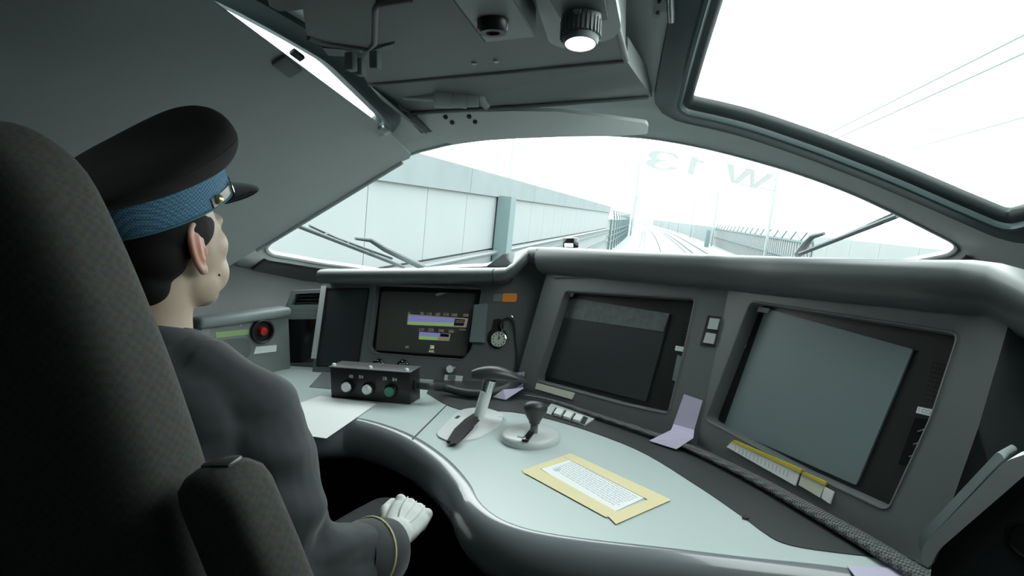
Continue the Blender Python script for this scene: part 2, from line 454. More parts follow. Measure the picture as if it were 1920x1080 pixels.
# lettering on the outside of the windscreen, read in mirror writing from within
fl = Frame(can(.44, 1.985), V((1, 0, -.25)), V((0, -1, .36)))
def on_glass(mb):
    out = MB(); vs = []
    for p in mb.v: vs.append(can(p.x - XC, p.y, -.032))
    out.v = vs; out.f = mb.f; return out
M_LET = mat('faded_white_lettering', (.5, .52, .52), .7)
n_ = M_LET.node_tree.nodes; tr_ = n_.new('ShaderNodeBsdfTranslucent'); tr_.inputs[0].default_value = (.135, .142, .142, 1)
ad_ = n_.new('ShaderNodeAddShader'); M_LET.node_tree.links.new(tr_.outputs[0], ad_.inputs[0]); M_LET.node_tree.links.new(n_['Principled BSDF'].outputs[0], ad_.inputs[1]); M_LET.node_tree.links.new(ad_.outputs[0], n_['Material Output'].inputs[0])
GLYPHS = {'3': ((680, 215), (668, 232), (640, 215), (590, 180), (520, 162), (470, 162), (435, 180), (432, 205), (455, 225), (490, 235), (532, 240), (532, 256), (470, 256), (420, 275), (410, 300), (440, 320), (510, 330), (570, 318), (600, 310), (665, 325), (640, 342), (560, 355), (480, 350), (390, 335), (330, 305), (302, 270), (310, 245), (345, 230), (370, 222), (335, 195), (330, 165), (370, 140), (440, 130), (520, 135), (590, 150), (650, 180)),
          '1': ((820, 190), (875, 200), (892, 232), (982, 264), (975, 280), (880, 264), (835, 405), (770, 390)),
          'W': ((1215, 270), (1300, 290), (1305, 460), (1440, 325), (1532, 345), (1530, 500), (1680, 385), (1760, 408), (1545, 558), (1475, 550), (1475, 395), (1340, 508), (1262, 492))}
for ch, pts in GLYPHS.items():
    P = [raised(1160 + x / 6, 260 + y / 6, .015) for x, y in pts]
    v_, f_ = cdt([(p.x, p.y) for p in P]); m_ = len(v_)
    vv = [V((x, y, Hc(y) - KC * (x - XC) ** 2 + .0145)) for x, y in v_]
    mk('letter', MB().add(vv, f_), M_LET, w1, 0, label='pale letter %s in mirror writing' % ch)

# ---- blind over the left side window
b1 = atd(770, 291, 1.775); b2 = atd(400, 3, 1.10); b3 = atd(480, 468, 1.98)
bf = Frame(b1, b2 - b1, b3 - b1)
bpoly = [bf.at(*p) for p in ((770, 289), (715, 236), (400, 3), (150, -190), (-260, -180), (-260, 420), (300, 575), (480, 469), (745, 307), (768, 297))]
bl = thing('sun_blind', 'plain grey cloth blind drawn across the left side window', 'blind', bf.p(*bpoly[7]))
sgn = 1 if (CAM - b1).dot(bf.n) > 0 else -1
mk('cloth', MB().plate(bf, bpoly, 0, -.004 * sgn), M_BLIND, bl)
mk('hem_bar', MB().tube([bf.pt(755, 304, .002 * sgn), bf.pt(482, 470, .002 * sgn)], .006, 10), M_BLIND, bl)
def clip(name, px, py, px2, py2, wd, m=M_LIND):
    a, b = bf.pt(px, py), bf.pt(px2, py2); f_ = Frame(a, b - a, bf.n.cross(b - a))
    L = (b - a).length
    return mk(name, MB().box(f_, (L / 2, 0, .005 * sgn), (L, wd, .010), .003), m, bl)
clip('bracket', 520, 108, 553, 134, .035)
clip('bracket', 546, 92, 566, 107, .016, M_RUB)
clip('bracket', 714, 236, 728, 247, .02, M_STEEL)

# ================================================================== OVERHEAD
zc = 1.585
def oz(px, py, z=zc): return atz(px, py, z)
M_OVER = mat('overhead_grey', (.17, .195, .19), .5, bump=.1, bscale=1000)
oc = thing('overhead_console', 'broad grey overhead console between the side windows', 'console', oz(940, 60))
bot = [oz(*p) for p in ((690, 157), (1172, 112), (1133, -60), (560, -60))]
mk('panel', MB().prism(bot, (0, 0, .16)), M_OVER, oc)
def lip(path, r, m=M_OVER, name='edge_lip', par=None): return mk(name, MB().tube(path, r, 8), m, par or oc, 60)
lip([oz(692, 158), oz(930, 136), oz(1172, 113)], .006)
lip([oz(1174, 112), oz(1160, 60), oz(1135, -40)], .006)
# trough between the console edge and the visor
tq = [oz(696, 160), oz(1176, 116), atd(1222, 182, 1.50), atd(770, 212, 1.62)]
mk('trough', MB().prism(tq, (0, .01, .05)), M_OVER, oc)
lip([atd(770, 212, 1.60), atd(985, 200, 1.55), atd(1216, 182, 1.49)], .005)
mk('side_cheek', MB().prism([oz(690, 157), atd(752, 207, 1.62), atd(800, 252, 1.66), atd(722, 196, 1.60)], (.0, .0, .06)), M_OVER, oc)
for px, py in ((889, 117), (930, 113)):
    f_ = Frame(oz(px, py), (1, 0, 0), (0, -1, 0)); mk('screw', MB().lathe(f_, [(.006, -.002), (.006, .003), (.003, .005)], 10), M_STEEL, oc)
# storage bin at its left
bz = 1.55
bn = thing('overhead_bin', 'small rounded grey bin hanging at the left of the overhead console', 'bin', atz(660, 60, bz))
mk('body', MB().prism([atz(*p, bz) for p in ((575, 66), (610, 78), (690, 90), (703, 78), (705, 8), (690, -40), (560, -40))], (0, 0, .034)), M_OVER, bn)
mk('body_rim', MB().tube([atz(*p, bz) for p in ((578, 70), (612, 82), (690, 92), (702, 82), (704, 16), (708, 8), (770, -2))], .0045, 8), M_OVER, bn, 60)
mk('side_bin', MB().prism([atz(*p, bz + .012) for p in ((706, 12), (768, 2), (764, 62), (752, 74), (708, 84))], (0, 0, .022)), M_OVER, bn)
mk('tray', MB().prism([atz(*p, bz + .02) for p in ((604, 90), (690, 96), (740, 82), (735, 92), (690, 109), (615, 104))], (0, 0, .014)), M_LIND, bn)
for a in ((650, 108, 662, 137), (668, 118, 676, 136), (696, 105, 704, 126)):
    p0 = atz(a[0], a[1], bz + .01); f_ = zframe(p0.x, p0.y, p0.z)
    mk('catch', MB().box(f_, (.008, 0, -.008), (.016, .02, .03), .003), M_LIND, bn)
# access hatch at the very top left
ht = mk('ceiling_hatch', MB().prism([atz(*p, 1.60) for p in ((494, -30), (505, 12), (522, 21), (545, 21), (700, -3), (700, -40))], (0, 0, .02)), M_OVER)
tag(ht, 'flat grey ceiling hatch at the top edge above the bin', 'hatch')
# microphone plate
mp = thing('microphone_plate', 'bent light grey plate with a round black microphone', 'plate', oz(930, 30, 1.545))
pz = 1.545
mk('plate', MB().prism([atz(*p, pz) for p in ((845, -10), (912, 79), (1001, 69), (955, -10))], (0, 0, .003)), mat('plate_paint', (.42, .47, .46), .45), mp)
mk('side_flange', MB().prism([atz(1001, 69, pz), atz(955, -10, pz), atz(955, -10, pz) + V((0, 0, .04)), atz(1001, 69, pz) + V((0, 0, .04))], (.003, 0, 0)), M_PILL, mp)
mk('side_flange', MB().prism([atz(912, 79, pz), atz(845, -10, pz), atz(845, -10, pz) + V((0, 0, .04)), atz(912, 79, pz) + V((0, 0, .04))], (-.003, 0, 0)), M_RUB, mp)
f_ = Frame(atz(924, 38, pz), (1, 0, 0), (0, -1, 0))
k_ = mk('microphone', MB().lathe(f_, [(.021, -.004), (.021, .012), (.018, .017), (.010, .017), (.008, .013), (.003, .013)], 24), M_BLK, mp)
# spot lamp
sp = thing('spot_lamp', 'round ribbed spot lamp glowing white under the console', 'lamp', oz(1090, 40, 1.56))
f_ = Frame(oz(1085, 20), (1, 0, 0), (0, -1, 0))
mk('housing', MB().plate(f_, rpoly([f_.at(*p) for p in ((1008, 0), (1030, 70), (1062, 82), (1150, 62), (1165, 40), (1150, -40), (1000, -40))], .02), -.005, .010), M_LIN, sp)
mk('housing_face', MB().plate(f_, rpoly([f_.at(*p, .016) for p in ((1030, 0), (1060, 50), (1140, 38), (1128, -30), (1030, -30))], .01), .008, .016), M_OVER, sp)
ax = V((.10, -.22, -.95)).normalized(); lf = Frame(oz(1090, 36, 1.563), (1, 0, 0), V((1, 0, 0)).cross(ax) * -1)
if lf.n.dot(ax) < 0: lf = Frame(lf.o, lf.s, -lf.h)
mk('barrel', MB().lathe(lf, [(.028, -.006), (.028, .010), (.0255, .032), (.0232, .038), (.0218, .038), (.021, .030)], 40), M_LIND, sp)
rb = MB()
for k in range(28):
    a = 2 * math.pi * k / 28; c, s_ = math.cos(a), math.sin(a)
    g = Frame(lf.p(.0278 * c, .0278 * s_), -lf.s * s_ + lf.h * c, lf.n); rb.box(g, (0, .017, .0), (.0024, .024, .003))
mk('ribbed_collar', rb, M_LIND, sp)
mk('lens', MB().lathe(lf, [(.0215, .028), (.0215, .0368), (.013, .0380), (.003, .0385)], 28), mat('lamp_lens', (.9, .9, .85), .3, emit=(1, 1, .93), estr=3.0), sp)
mk('switch', MB().box(f_.sub(*f_.at(1083, 17, .016), .016), (0, 0, .004), (.012, .009, .008), .002), M_LIN, sp)
# door catch on the pillar
hk = thing('metal_catch', 'polished metal door catch on the lining beside the right window', 'catch', on_can and can(*on_can(1247, 10)))
cu_, cy_ = on_can(1245, 12); f_ = Frame(can(cu_, cy_, .0), (1, 0, -.1), (0, -1, .4))
if f_.n.z > 0: f_ = Frame(f_.o, f_.s, -f_.h)
mk('plate', MB().plate(f_, rpoly([f_.at(*p) for p in ((1226, -8), (1224, 28), (1238, 32), (1240, 18), (1252, 16), (1252, -8))], .004), .0, .006), M_CHR, hk)
mk('pin', MB().tube([f_.pt(1257, -8, .014), f_.pt(1259, 37, .014)], .009, 12), M_CHR, hk)
for p in ((1236, 3), (1233, 24)):
    g = f_.sub(*f_.at(*p, .006), .006); mk('screw', MB().lathe(g, [(.004, 0), (.004, .002), (.001, .003)], 10), M_RUB, hk)
# visor
vs_ = thing('sun_visor', 'long flat light grey visor along the top of the windscreen', 'visor', aty(1000, 250, 1.62))
vf = Frame(aty(1000, 232, 1.60), (1, 0, 0), (0, -.85, 1))
vp = [vf.at(*p) for p in ((781, 214), (830, 209), (960, 206), (1045, 207), (1130, 217), (1212, 229), (1216, 236), (1214, 249), (1150, 253), (1060, 254), (960, 258), (900, 262), (852, 268), (838, 266), (815, 247))]
mk('plate', MB().plate(vf, rpoly(vp, .006), -.010, .006), mat('visor_grey', (.80, .86, .85), .5), vs_)
for p in ((836, 219), (848, 229), (880, 218), (891, 228)):
    g = vf.sub(*vf.at(*p, .006), .006); mk('screw', MB().lathe(g, [(.006, -.001), (.006, .003), (.002, .004)], 10), M_RUB, vs_)
HD = 1.46
hg = [atd(815, 180, HD), atd(848, 182, HD), atd(876, 184, HD), atd(897, 184, HD)]
def cyl(a, b, r, m, name, par, n=20): return mk(name, MB().tube([a, a + (b - a) * .02, b - (b - a) * .02, b], [r * .94, r, r, r * .94], n), m, par, 40)
M_HNG = mat('hinge_grey', (.36, .40, .40), .4)
cyl(hg[0], hg[1], .027, M_HNG, 'hinge_barrel', vs_); cyl(hg[1], hg[2], .025, M_HNG, 'hinge_barrel', vs_); cyl(hg[2], hg[3], .021, M_HNG, 'hinge_barrel', vs_)
mk('rod', MB().tube([atd(758, 178, HD + .03), atd(818, 181, HD)], .012, 12), M_HNG, vs_)
c_ = atd(908, 183, HD); g = Frame(c_, vf.s, vf.h)
mk('wing_nut', MB().tube([g.p(.004, .027, 0), g.p(-.004, .016, 0), g.p(-.008, 0, 0), g.p(-.004, -.016, 0), g.p(.004, -.027, 0)], [.008, .009, .011, .009, .008], 10), M_HNG, vs_, 60)
hf_ = Frame(atd(840, 165, HD), (1, 0, 0), (0, -.2, 1))
mk('mount', MB().plate(hf_, rpoly([hf_.at(*p) for p in ((796, 158), (835, 150), (885, 152), (880, 162), (845, 162), (845, 176), (818, 176), (818, 163), (798, 166))], .004), -.02, .02), M_HNG, vs_)
mk('stay', MB().plate(vf, [vf.at(*p, -.02) for p in ((758, 218), (790, 250), (818, 246), (786, 214))], -.026, -.02), M_OVER, vs_)

# ================================================================== DESK AND INSTRUMENT PANELS
ZD = .76
def dz(px, py, z=ZD): return atz(px, py, z)
edge_px = [(660, 785), (715, 798), (775, 823), (830, 862), (868, 905), (886, 940), (915, 968), (955, 988), (1010, 1003), (1100, 1017), (1250, 1034), (1400, 1052), (1600, 1074)]
edge = [V((-1.34, 1.30, ZD)), V((-1.05, 1.33, ZD)), V((-.84, 1.405, ZD))] + [dz(*p) for p in edge_px] + [V((.48, .93, ZD)), V((.62, .90, ZD))]
edge = spline(edge, 6)
PA, PB = V((-.343, 1.756, ZD)), V((.40, .984, ZD))            # foot line of the right-hand instrument panel
PM = dz(1306, 835)                                            # the panel bends here, between its two displays
pt_ = (PB - PA).normalized(); pn_ = V((-pt_.y, pt_.x, 0))     # along it / away from the driver
desk = thing('control_desk', 'pale grey-green curved control desk in front of the driver', 'desk', (-.4, 1.5, 0))
outline = [(p.x, p.y) for p in edge] + [(.62, 1.2)] + [((PB + pn_ * .05).x, (PB + pn_ * .05).y), ((PM + pn_ * .05).x, (PM + pn_ * .05).y), ((PA + pn_ * .06).x, (PA + pn_ * .06).y), (-.42, 1.93), (-1.34, 1.93)]
DF = Frame((0, 0, ZD), (1, 0, 0), (0, 1, 0))
mk('desktop', MB().plate(DF, outline, -.03, 0), M_DESK, desk)
prof = [(-.012, 0.0), (-.004, .001), (.004, -.001), (.016, -.008), (.026, -.022), (.031, -.042), (.030, -.066), (.022, -.088), (.006, -.106), (-.02, -.118), (-.05, -.118), (-.05, -.0305), (-.012, -.0305)]
mk('rounded_rim', MB().sweep(edge, prof), M_RIM, desk, 60)
# dark vinyl border along the foot of the panels
inl = [dz(*p) for p in ((800, 738), (860, 768), (960, 773), (1060, 795), (1190, 842), (1300, 907), (1400, 975))]
inl = spline(inl, 5) + spline([dz(*p) for p in ((1400, 975), (1430, 998), (1462, 1017), (1510, 1029), (1600, 1041), (1700, 1050))], 5)[1:]
ipoly = [(p.x, p.y) for p in inl] + [((PB + pn_ * .03).x, (PB + pn_ * .03).y), ((PM + pn_ * .03).x, (PM + pn_ * .03).y), ((PA + pn_ * .05).x, (PA + pn_ * .05).y), (-.45, 1.90), (-.72, 1.90)]
mk('vinyl_border', MB().plate(DF, ipoly, .0, .002), M_INLAY, desk)
mk('knee_panel', MB().prism([V((-1.34, 1.80, 0)), V((-.35, 1.72, 0)), V((.42, 1.03, 0)), V((.62, 1.03, 0)), V((.62, 1.2, 0)), V((-.3, 1.93, 0)), V((-1.34, 1.93, 0))], (0, 0, ZD - .03)), M_MATBLK, desk)
mk('seam', MB().prism([dz(*p, ZD + .0002) for p in ((772, 823), (838, 758), (840, 758), (775, 824))], (0, 0, .0006)), M_RUB, desk)
for p in ((1398, 973),):
    c_ = dz(*p); mk('notch', MB().lathe(zframe(c_.x, c_.y, ZD + .002), [(.006, -.001), (.006, .002), (.004, .0025)], 12), M_RUB, desk)

# ---- right-hand panel: a raked plane over PA-PB
def facet(a, b):
    t = (b - a).normalized(); n = V((-t.y, t.x, 0)); return Frame(a, t, V((0, 0, .41)) + n * .10), n
PR2, pn2 = facet(PA, PM); PR3, pn3 = facet(PM, PB)      # n points to the driver
bend = PR2.n.cross(PR3.n).normalized()
if bend.z < 0: bend = -bend
def loc(fr, p): q = p - fr.o; return q.dot(fr.s), q.dot(fr.h)
rp = thing('right_instrument_panel', 'dark grey angled instrument panel coming towards the camera with two recessed displays', 'instrument panel', PA + (PB - PA) * .5)
s_l0, h_l0 = PR2.at(962, 738); s_l1, h_l1 = PR2.at(1030, 512)
hole2 = rpoly([PR2.at(*p) for p in ((1060, 546), (1303, 560), (1282, 655), (1252, 775), (1170, 757), (1006, 713))], .012)
hole3 = rpoly([PR3.at(*p) for p in ((1408, 566), (1796, 626), (1745, 780), (1664, 956), (1500, 880), (1324, 786))], .014)
b0, b1 = PM + bend * .0, PM + bend * .44
RO2 = [(s_l0, .004), loc(PR2, b0), loc(PR2, b1), (s_l1, .44)]
RO = [loc(PR3, b0), (PR3.at(1740, 1068)[0], .004), PR3.at(1835, 800), PR3.at(1905, 560)]
RO = RO + [(RO[3][0], .44), loc(PR3, b1)]
mk('fascia', MB().holed(PR2, RO2, [hole2], -.03, 0.0), M_FAS, rp)
mk('fascia', MB().holed(PR3, RO, [hole3], -.03, 0.0), M_FAS, rp)
mk('backing', MB().plate(PR2, [(s_l1 + .02, .04), (RO2[1][0] - .02, .04), (RO2[2][0] - .02, .42), (s_l1 + .03, .42)], -.075, -.034), M_MATBLK, rp)
mk('backing', MB().plate(PR3, [(.04, .04), (RO[1][0] - .02, .04), (RO[3][0] - .02, .42), (RO[5][0] + .03, .42)], -.075, -.034), M_MATBLK, rp)
def bevel_ring(fr, poly, nm, par, m=M_FAS, w_=.004, dep=.03):
    rings = [[fr.p(*q, n) for q in offset(poly, d)] for d, n in ((w_, .0), (w_ * .6, .0022), (0.0, .0015), (-.0015, -.003), (-.002, -dep), (w_, -dep))]
    rings.append(rings[0]); return mk(nm, MB().loft(rings, caps=False), m, par, 50)
M_EDGE = mat('fascia_edge', (.23, .26, .26), .4)
bevel_ring(PR2, hole2, 'recess_rim', rp, M_FAS); bevel_ring(PR3, hole3, 'recess_rim', rp, M_FAS)
# return cheek at the panel's near end
e0, e1, e2 = PR3.p(*RO[1]), PR3.p(*RO[2]), PR3.p(*RO[3]); e3 = PR3.p(RO[4][0], RO[4][1])
bk = -PR3.n * .16 + PR3.s * .03
mk('end_cheek', MB().add([e0, e1, e2, e3, e0 + bk, e1 + bk, e2 + bk, e3 + bk], [(0, 1, 5, 4), (1, 2, 6, 5), (2, 3, 7, 6), (4, 5, 6, 7), (0, 4, 7, 3, 2, 1)]), M_HOOD, rp)
# hood over the right panel: swept lip
def hood_mesh(path, prof): return MB().sweep(path, prof)
offn = .075
def vpl(px, py, o_, n_, off=offn):
    r = ray(px, py); A = o_ + n_ * off; k = (A - CAM).dot(n_) / r.dot(n_); return CAM + r * k
l2 = [vpl(*p, PA, pn2) for p in ((1012, 465), (1150, 472), (1325, 480))]; l3 = [vpl(*p, PM, pn3) for p in ((1450, 485), (1600, 488.5), (1700, 491), (1800, 493))]
lb = vpl(1366, 482, PM, pn2)
lip_pts = l2
HP = [(-.055, -.088), (-.012, -.080), (.010, -.066), (.019, -.046), (.021, -.026), (.017, -.010), (.007, -.001), (-.01, .002), (-.06, .001), (-.16, -.012), (-.30, -.06), (-.30, -.08), (-.10, -.06)]
def hood_path(pts): return pts
endp = [vpl(1855, 500, PM, pn3, offn + .02), vpl(1925, 534, PM, pn3, offn + .02), vpl(1990, 575, PM, pn3, offn + .03)]
mk('hood', MB().sweep(lip_pts[:3], [(a, b) for a, b in HP]), M_HOOD, rp, 50)
lp2 = [l2[2], lb] + l3 + endp
mk('hood_cover', MB().sweep(lp2, [(a + .0015, b + .0012) for a, b in HP]), M_HOOD, rp, 50)

# ---- left-hand panel, facing the driver
PL = Frame((-.75, 1.845, ZD), (1, 0, 0), (0, .09, .33))
lp = thing('left_instrument_panel', 'grey instrument panel behind the push-button box, facing the driver', 'instrument panel', (-.75, 1.86, ZD))
hole1 = rpoly([PL.at(*p) for p in ((706, 533), (903, 540), (884, 655), (868, 674), (780, 668), (700, 661), (690, 650))], .012)
hw = [PL.at(*p) for p in ((922, 607), (932, 599), (942, 600), (948, 612))]
cw = PL.at(934, 634); wr = .0345
LO = [PL.at(586, 692), PL.at(975, 740), (PL.at(968, 738)[0], -.0), PL.at(1034, 505), PL.at(1000, 470), PL.at(990, 478), PL.at(950, 515), PL.at(606, 515)]
LO = [(LO[0][0], .0), (LO[2][0] + .02, .0), (LO[3][0] + .02, LO[3][1]), (LO[4][0] + .01, LO[4][1]), LO[5], LO[6], LO[7]]
dk = rpoly([PL.at(*p) for p in ((612, 540), (694, 540), (672, 688), (592, 688))], .006)
mk('fascia', MB().holed(PL, LO, [hole1, dk], -.03, 0), M_FAS, lp)
mk('backing', MB().plate(PL, [(LO[0][0] + .01, .02), (LO[1][0] - .05, .02), (LO[2][0] - .05, .33), (LO[6][0] + .01, .33)], -.07, -.036), M_MATBLK, lp)
bevel_ring(PL, hole1, 'recess_rim', lp, M_FAS)
mk('end_strip', MB().plate(PL, [PL.at(*p, .004) for p in ((602, 536), (612, 536), (592, 672), (583, 672))], -.01, .004), M_LIN, lp)
lpl = [aty(*p, 1.855) for p in ((598, 507), (760, 506), (925, 505))]
step = [aty(948, 504, 1.855), aty(962, 496, 1.86), aty(982, 475, 1.872), aty(992, 466, 1.89), lip_pts[0]]
HL = [(-.05, -.050), (-.004, -.046), (.010, -.038), (.017, -.026), (.018, -.014), (.013, -.004), (.004, .0), (-.01, .002)] + HP[8:]
mk('hood', MB().sweep(lpl, HL), M_HOOD, lp, 50)
lps = [lpl[-1] + V((.003, 0, 0))] + step
HS = HL
mk('hood_step', MB().sweep(lps, HS), M_HOOD, lp, 50)

# ---- displays
M_GLOW_B = mat('screen_violet', (.02, .02, .03), .4, emit=(.20, .21, .50), estr=.75)
M_GLOW_G = mat('screen_green', (.02, .03, .02), .4, emit=(.22, .40, .13), estr=.75)
M_GLOW_W = mat('screen_grey', (.03, .03, .03), .4, emit=(.26, .25, .21), estr=.55)
M_GLOW_Y = mat('screen_yellow', (.03, .03, .02), .4, emit=(.50, .58, .32), estr=.8)
d1 = thing('speed_display', 'lit display showing violet and green speed bars', 'display', PL.p(*PL.at(790, 665), -.034))
def q_(fr, n, *pts): return [fr.at(*p, n) for p in pts]
mk('screen', MB().plate(PL, q_(PL, -.026, (715, 546), (892, 550), (874, 668), (704, 657)), -.034, -.026), mat('live_screen', (.085, .09, .083), .42, coat=.15), d1)
mk('bezel', MB().plate(PL, offset(hole1, .003), -.0358, -.0335), M_BLK, d1)
nn = -.0255
def bar(nm, m, n, *pts): return mk(nm, MB().plate(PL, q_(PL, n, *pts), n - .0005, n), m, d1, 0)
bar('scale_frame', M_GLOW_W, nn, (765, 589), (878, 597), (874, 614), (763, 609))
bar('scale_ground', M_BLK, nn + .0004, (767, 592), (872, 599), (869, 611), (766, 606.5))
bar('speed_bar', M_GLOW_B, nn + .0008, (766.5, 591.5), (853, 597), (851.5, 605.5), (765.5, 602.5))
bar('limit_bar', M_GLOW_G, nn + .0008, (765.5, 602.5), (851.5, 605.5), (850, 611.5), (764.5, 608))
bar('scale_frame', M_GLOW_W, nn, (786, 622), (845, 626), (842, 639.5), (785, 636.5))
bar('scale_ground', M_BLK, nn + .0004, (826, 625), (842, 627), (841, 632), (825, 631))
bar('speed_bar', M_GLOW_B, nn + .0008, (786.5, 622), (826, 625), (823, 632), (786, 629.5))
bar('limit_bar', M_GLOW_G, nn + .0008, (786, 629.5), (822, 632), (820, 637.5), (785, 636))
def ptxt(body, px, py, size, m, fr=PL, n=nn + .0006, par=None, nm='figure', bold=0.0):
    s_, h_ = fr.at(px, py, n); return mk(nm, text_mb(body, fr, s_, h_, n, size, bold=bold), m, par or d1, 0)
for t_, px in (('0', 767), ('70', 791), ('110', 804), ('160', 820), ('210', 836), ('260', 852), ('320', 873)): ptxt(t_, px, 587.5 + (px - 767) * .035, .0135, M_GLOW_W, bold=.0002)
for t_, px in (('210', 790), ('220', 808), ('240', 827), ('260', 846)): ptxt(t_, px, 618 + (px - 790) * .06, .0135, M_GLOW_W, bold=.0002)
ptxt('km/h', 867, 618, .011, M_GLOW_W)
ptxt('4R', 763, 651, .014, M_GLOW_W); ptxt('28', 810, 651, .015, M_GLOW_Y, bold=.0005); ptxt('ATC', 809, 659, .0095, M_GLOW_Y, bold=.0003)
for k in range(6): bar('tick', M_GLOW_W, nn + .0008, (855 + k * 2.6, 600), (855.8 + k * 2.6, 600), (855.3 + k * 2.6, 606), (854.5 + k * 2.6, 606))

dd = thing('side_display', 'dark blank display at the left end of the panel, unlit', 'display', PL.p(*PL.at(640, 688), -.03))
mk('screen', MB().plate(PL, offset(dk, -.004), -.03, -.002), M_SCR, dd)
mk('bezel', MB().holed(PL, offset(dk, -.0005), [offset(dk, -.006)], -.02, .0015), M_BLK, dd)

def big_display(name, label, hole, scr, tabs, PR, n0=-.026):
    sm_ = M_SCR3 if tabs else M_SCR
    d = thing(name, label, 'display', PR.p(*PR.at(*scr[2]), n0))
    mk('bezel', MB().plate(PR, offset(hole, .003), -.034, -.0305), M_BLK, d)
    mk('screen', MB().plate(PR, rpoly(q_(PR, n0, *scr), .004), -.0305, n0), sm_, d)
    return d
d2 = big_display('centre_display', 'dark blank display with a paler mottled strip across its top', hole2, [(1062, 556), (1256, 588), (1211, 753), (1015, 703)], None, PR2)
mk('paler_strip', MB().plate(PR2, q_(PR2, -.024, (1062, 557), (1255, 588), (1243, 622), (1050, 594)), -.026, -.0245), mat('mottled_grey', (.09, .11, .11), .55, var=.5, scale=60), d2)  # paler grey strip, mottled by noise, across the top of the screen
mk('corner_tab', MB().plate(PR2, q_(PR2, -.022, (1064, 545), (1076, 545), (1073, 556), (1061, 556)), -.026, -.022), M_LIN, d2)
mk('slot', MB().plate(PR2, q_(PR2, -.028, (1270, 665), (1279, 669), (1268, 716), (1260, 712)), -.0305, -.028), M_LIND, d2)
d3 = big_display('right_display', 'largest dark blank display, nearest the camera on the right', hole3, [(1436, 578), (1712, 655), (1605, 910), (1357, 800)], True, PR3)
mk('corner_tab', MB().plate(PR3, q_(PR3, -.022, (1423, 575), (1442, 578), (1438, 587), (1419, 584)), -.026, -.022), M_LIN, d3)
mk('switch_strip', MB().plate(PR3, q_(PR3, -.026, (1715, 783), (1752, 787), (1725, 875), (1683, 870)), -.0305, -.027), M_BLKG, d3)
for px, py in ((1728, 806), (1720, 830), (1712, 853)): bar_ = mk('mark', MB().plate(PR3, q_(PR3, -.0265, (px - 8, py + 2), (px + 8, py - 3), (px + 8, py - 1), (px - 8, py + 4)), -.027, -.0265), M_LIND, d3, 0)
f_ = PR3.sub(*PR3.at(1733, 812, -.0265), -.0265); mk('lamp', MB().lathe(f_, [(.0015, 0), (.0015, .001), (.0005, .0014)], 8), mat('pilot_yellow', (.4, .4, .1), .4, emit=(.7, .7, .2), estr=.8), d3)
for PR, par, lab in ((PR2, d2, [(1267, 648), (1285, 651), (1284, 660), (1265, 657)]), (PR3, d3, [(1721, 762), (1755, 769), (1752, 782), (1717, 774)])):
    mk('label_tag', MB().plate(PR, q_(PR, -.028, *lab), -.0305, -.028), M_WHT, par)
s_, h_ = PR3.at(1736, 772, -.0275); mk('label_text', text_mb('1 CO-F', PR3, s_, h_, -.0275, .009), M_INK, d3, 0)
# speaker holes: a pierced grille, far too fine to count one by one
for PR, par, ox, rows in ((PR3, d3, PR3.at(1757, 718, -.029), 9), (PR2, d2, PR2.at(1286, 622, -.029), 8)):
    mb = MB()
    for i in range(6 if par is d3 else 3):
        for j in range(rows): mb.lathe(PR.sub(ox[0] + (i - 2.5) * .0055, ox[1] + (j - 4) * .0075, -.0304), [(.0016, 0), (.0016, .0006)], 6)
    g_ = mk('speaker_grille', mb, M_MATBLK, par, 0); g_['kind'] = 'stuff'
mk('latch', MB().plate(PR3, q_(PR3, -.024, (1397, 622), (1402, 623), (1394, 652), (1390, 650)), -.0305, -.026), M_LIND, d3)
f_ = PR3.sub(*PR3.at(1384, 672, -.026), -.028); mk('screw', MB().ball(f_, (0, 0, 0), .0035, 10, 6), M_STEEL, d3)
# glare-proof ridge over the right panel
mk('ridge', MB().tube([PR2.pt(1040, 520, .003), PM + bend * .40, PR3.pt(1890, 553, .003)], .0025, 6), M_FAS, rp)

# ---- braided edging along the foot of the right panel
M_BRAID = weave('braided_edging', (.03, .034, .034), (.16, .18, .18), 260, .7, .8, .002)
bp_ = [dz(*p, ZD + .012) for p in ((985, 741), (1040, 752), (1110, 776), (1200, 806), (1290, 838), (1400, 890), (1500, 945), (1600, 1002), (1680, 1050), (1735, 1085), (1790, 1120))]
bp_ = spline(bp_, 5)
rr = [.005 + .013 * min(1, i / len(bp_) * 1.4) for i in range(len(bp_))]
br = mk('braided_edging', MB().tube(bp_, rr, 12, flat=.55), M_BRAID, None, 60); tag(br, 'dark braided edging strip along the foot of the right panel', 'edging strip')

# ================================================================== THINGS ON THE DESK AND PANELS
# ---- push-button box
A = dz(621, 746); Bq = dz(769, 759); sx = (Bq - A).length
BF = Frame(A, Bq - A, (0, 0, 1))                 # s along the front, h up, n towards the driver
bh, bd = .092, .070
bx = thing('push_button_box', 'black metal box with two white buttons and one green button', 'button box', A + (Bq - A) * .5)
mk('body', MB().box(BF, (sx / 2, bh / 2, -bd / 2), (sx, bh, bd), .002), M_BLK, bx)
ld = mk('lid', MB().box(BF, (sx / 2, bh + .0015, -bd / 2 + .001), (sx + .008, .003, bd + .006), .001), mat('lid_black', (.06, .068, .068), .45), bx)
for px in (.03, .5, .95): 
    g = Frame(BF.p(sx * px, bh + .003, -.008), BF.s, -BF.n); mk('screw', MB().lathe(g, [(.0065, 0), (.0065, .004), (.004, .0075)], 10), M_WHT, ld)
M_BTNG = mat('button_green', (.02, .22, .13), .3)
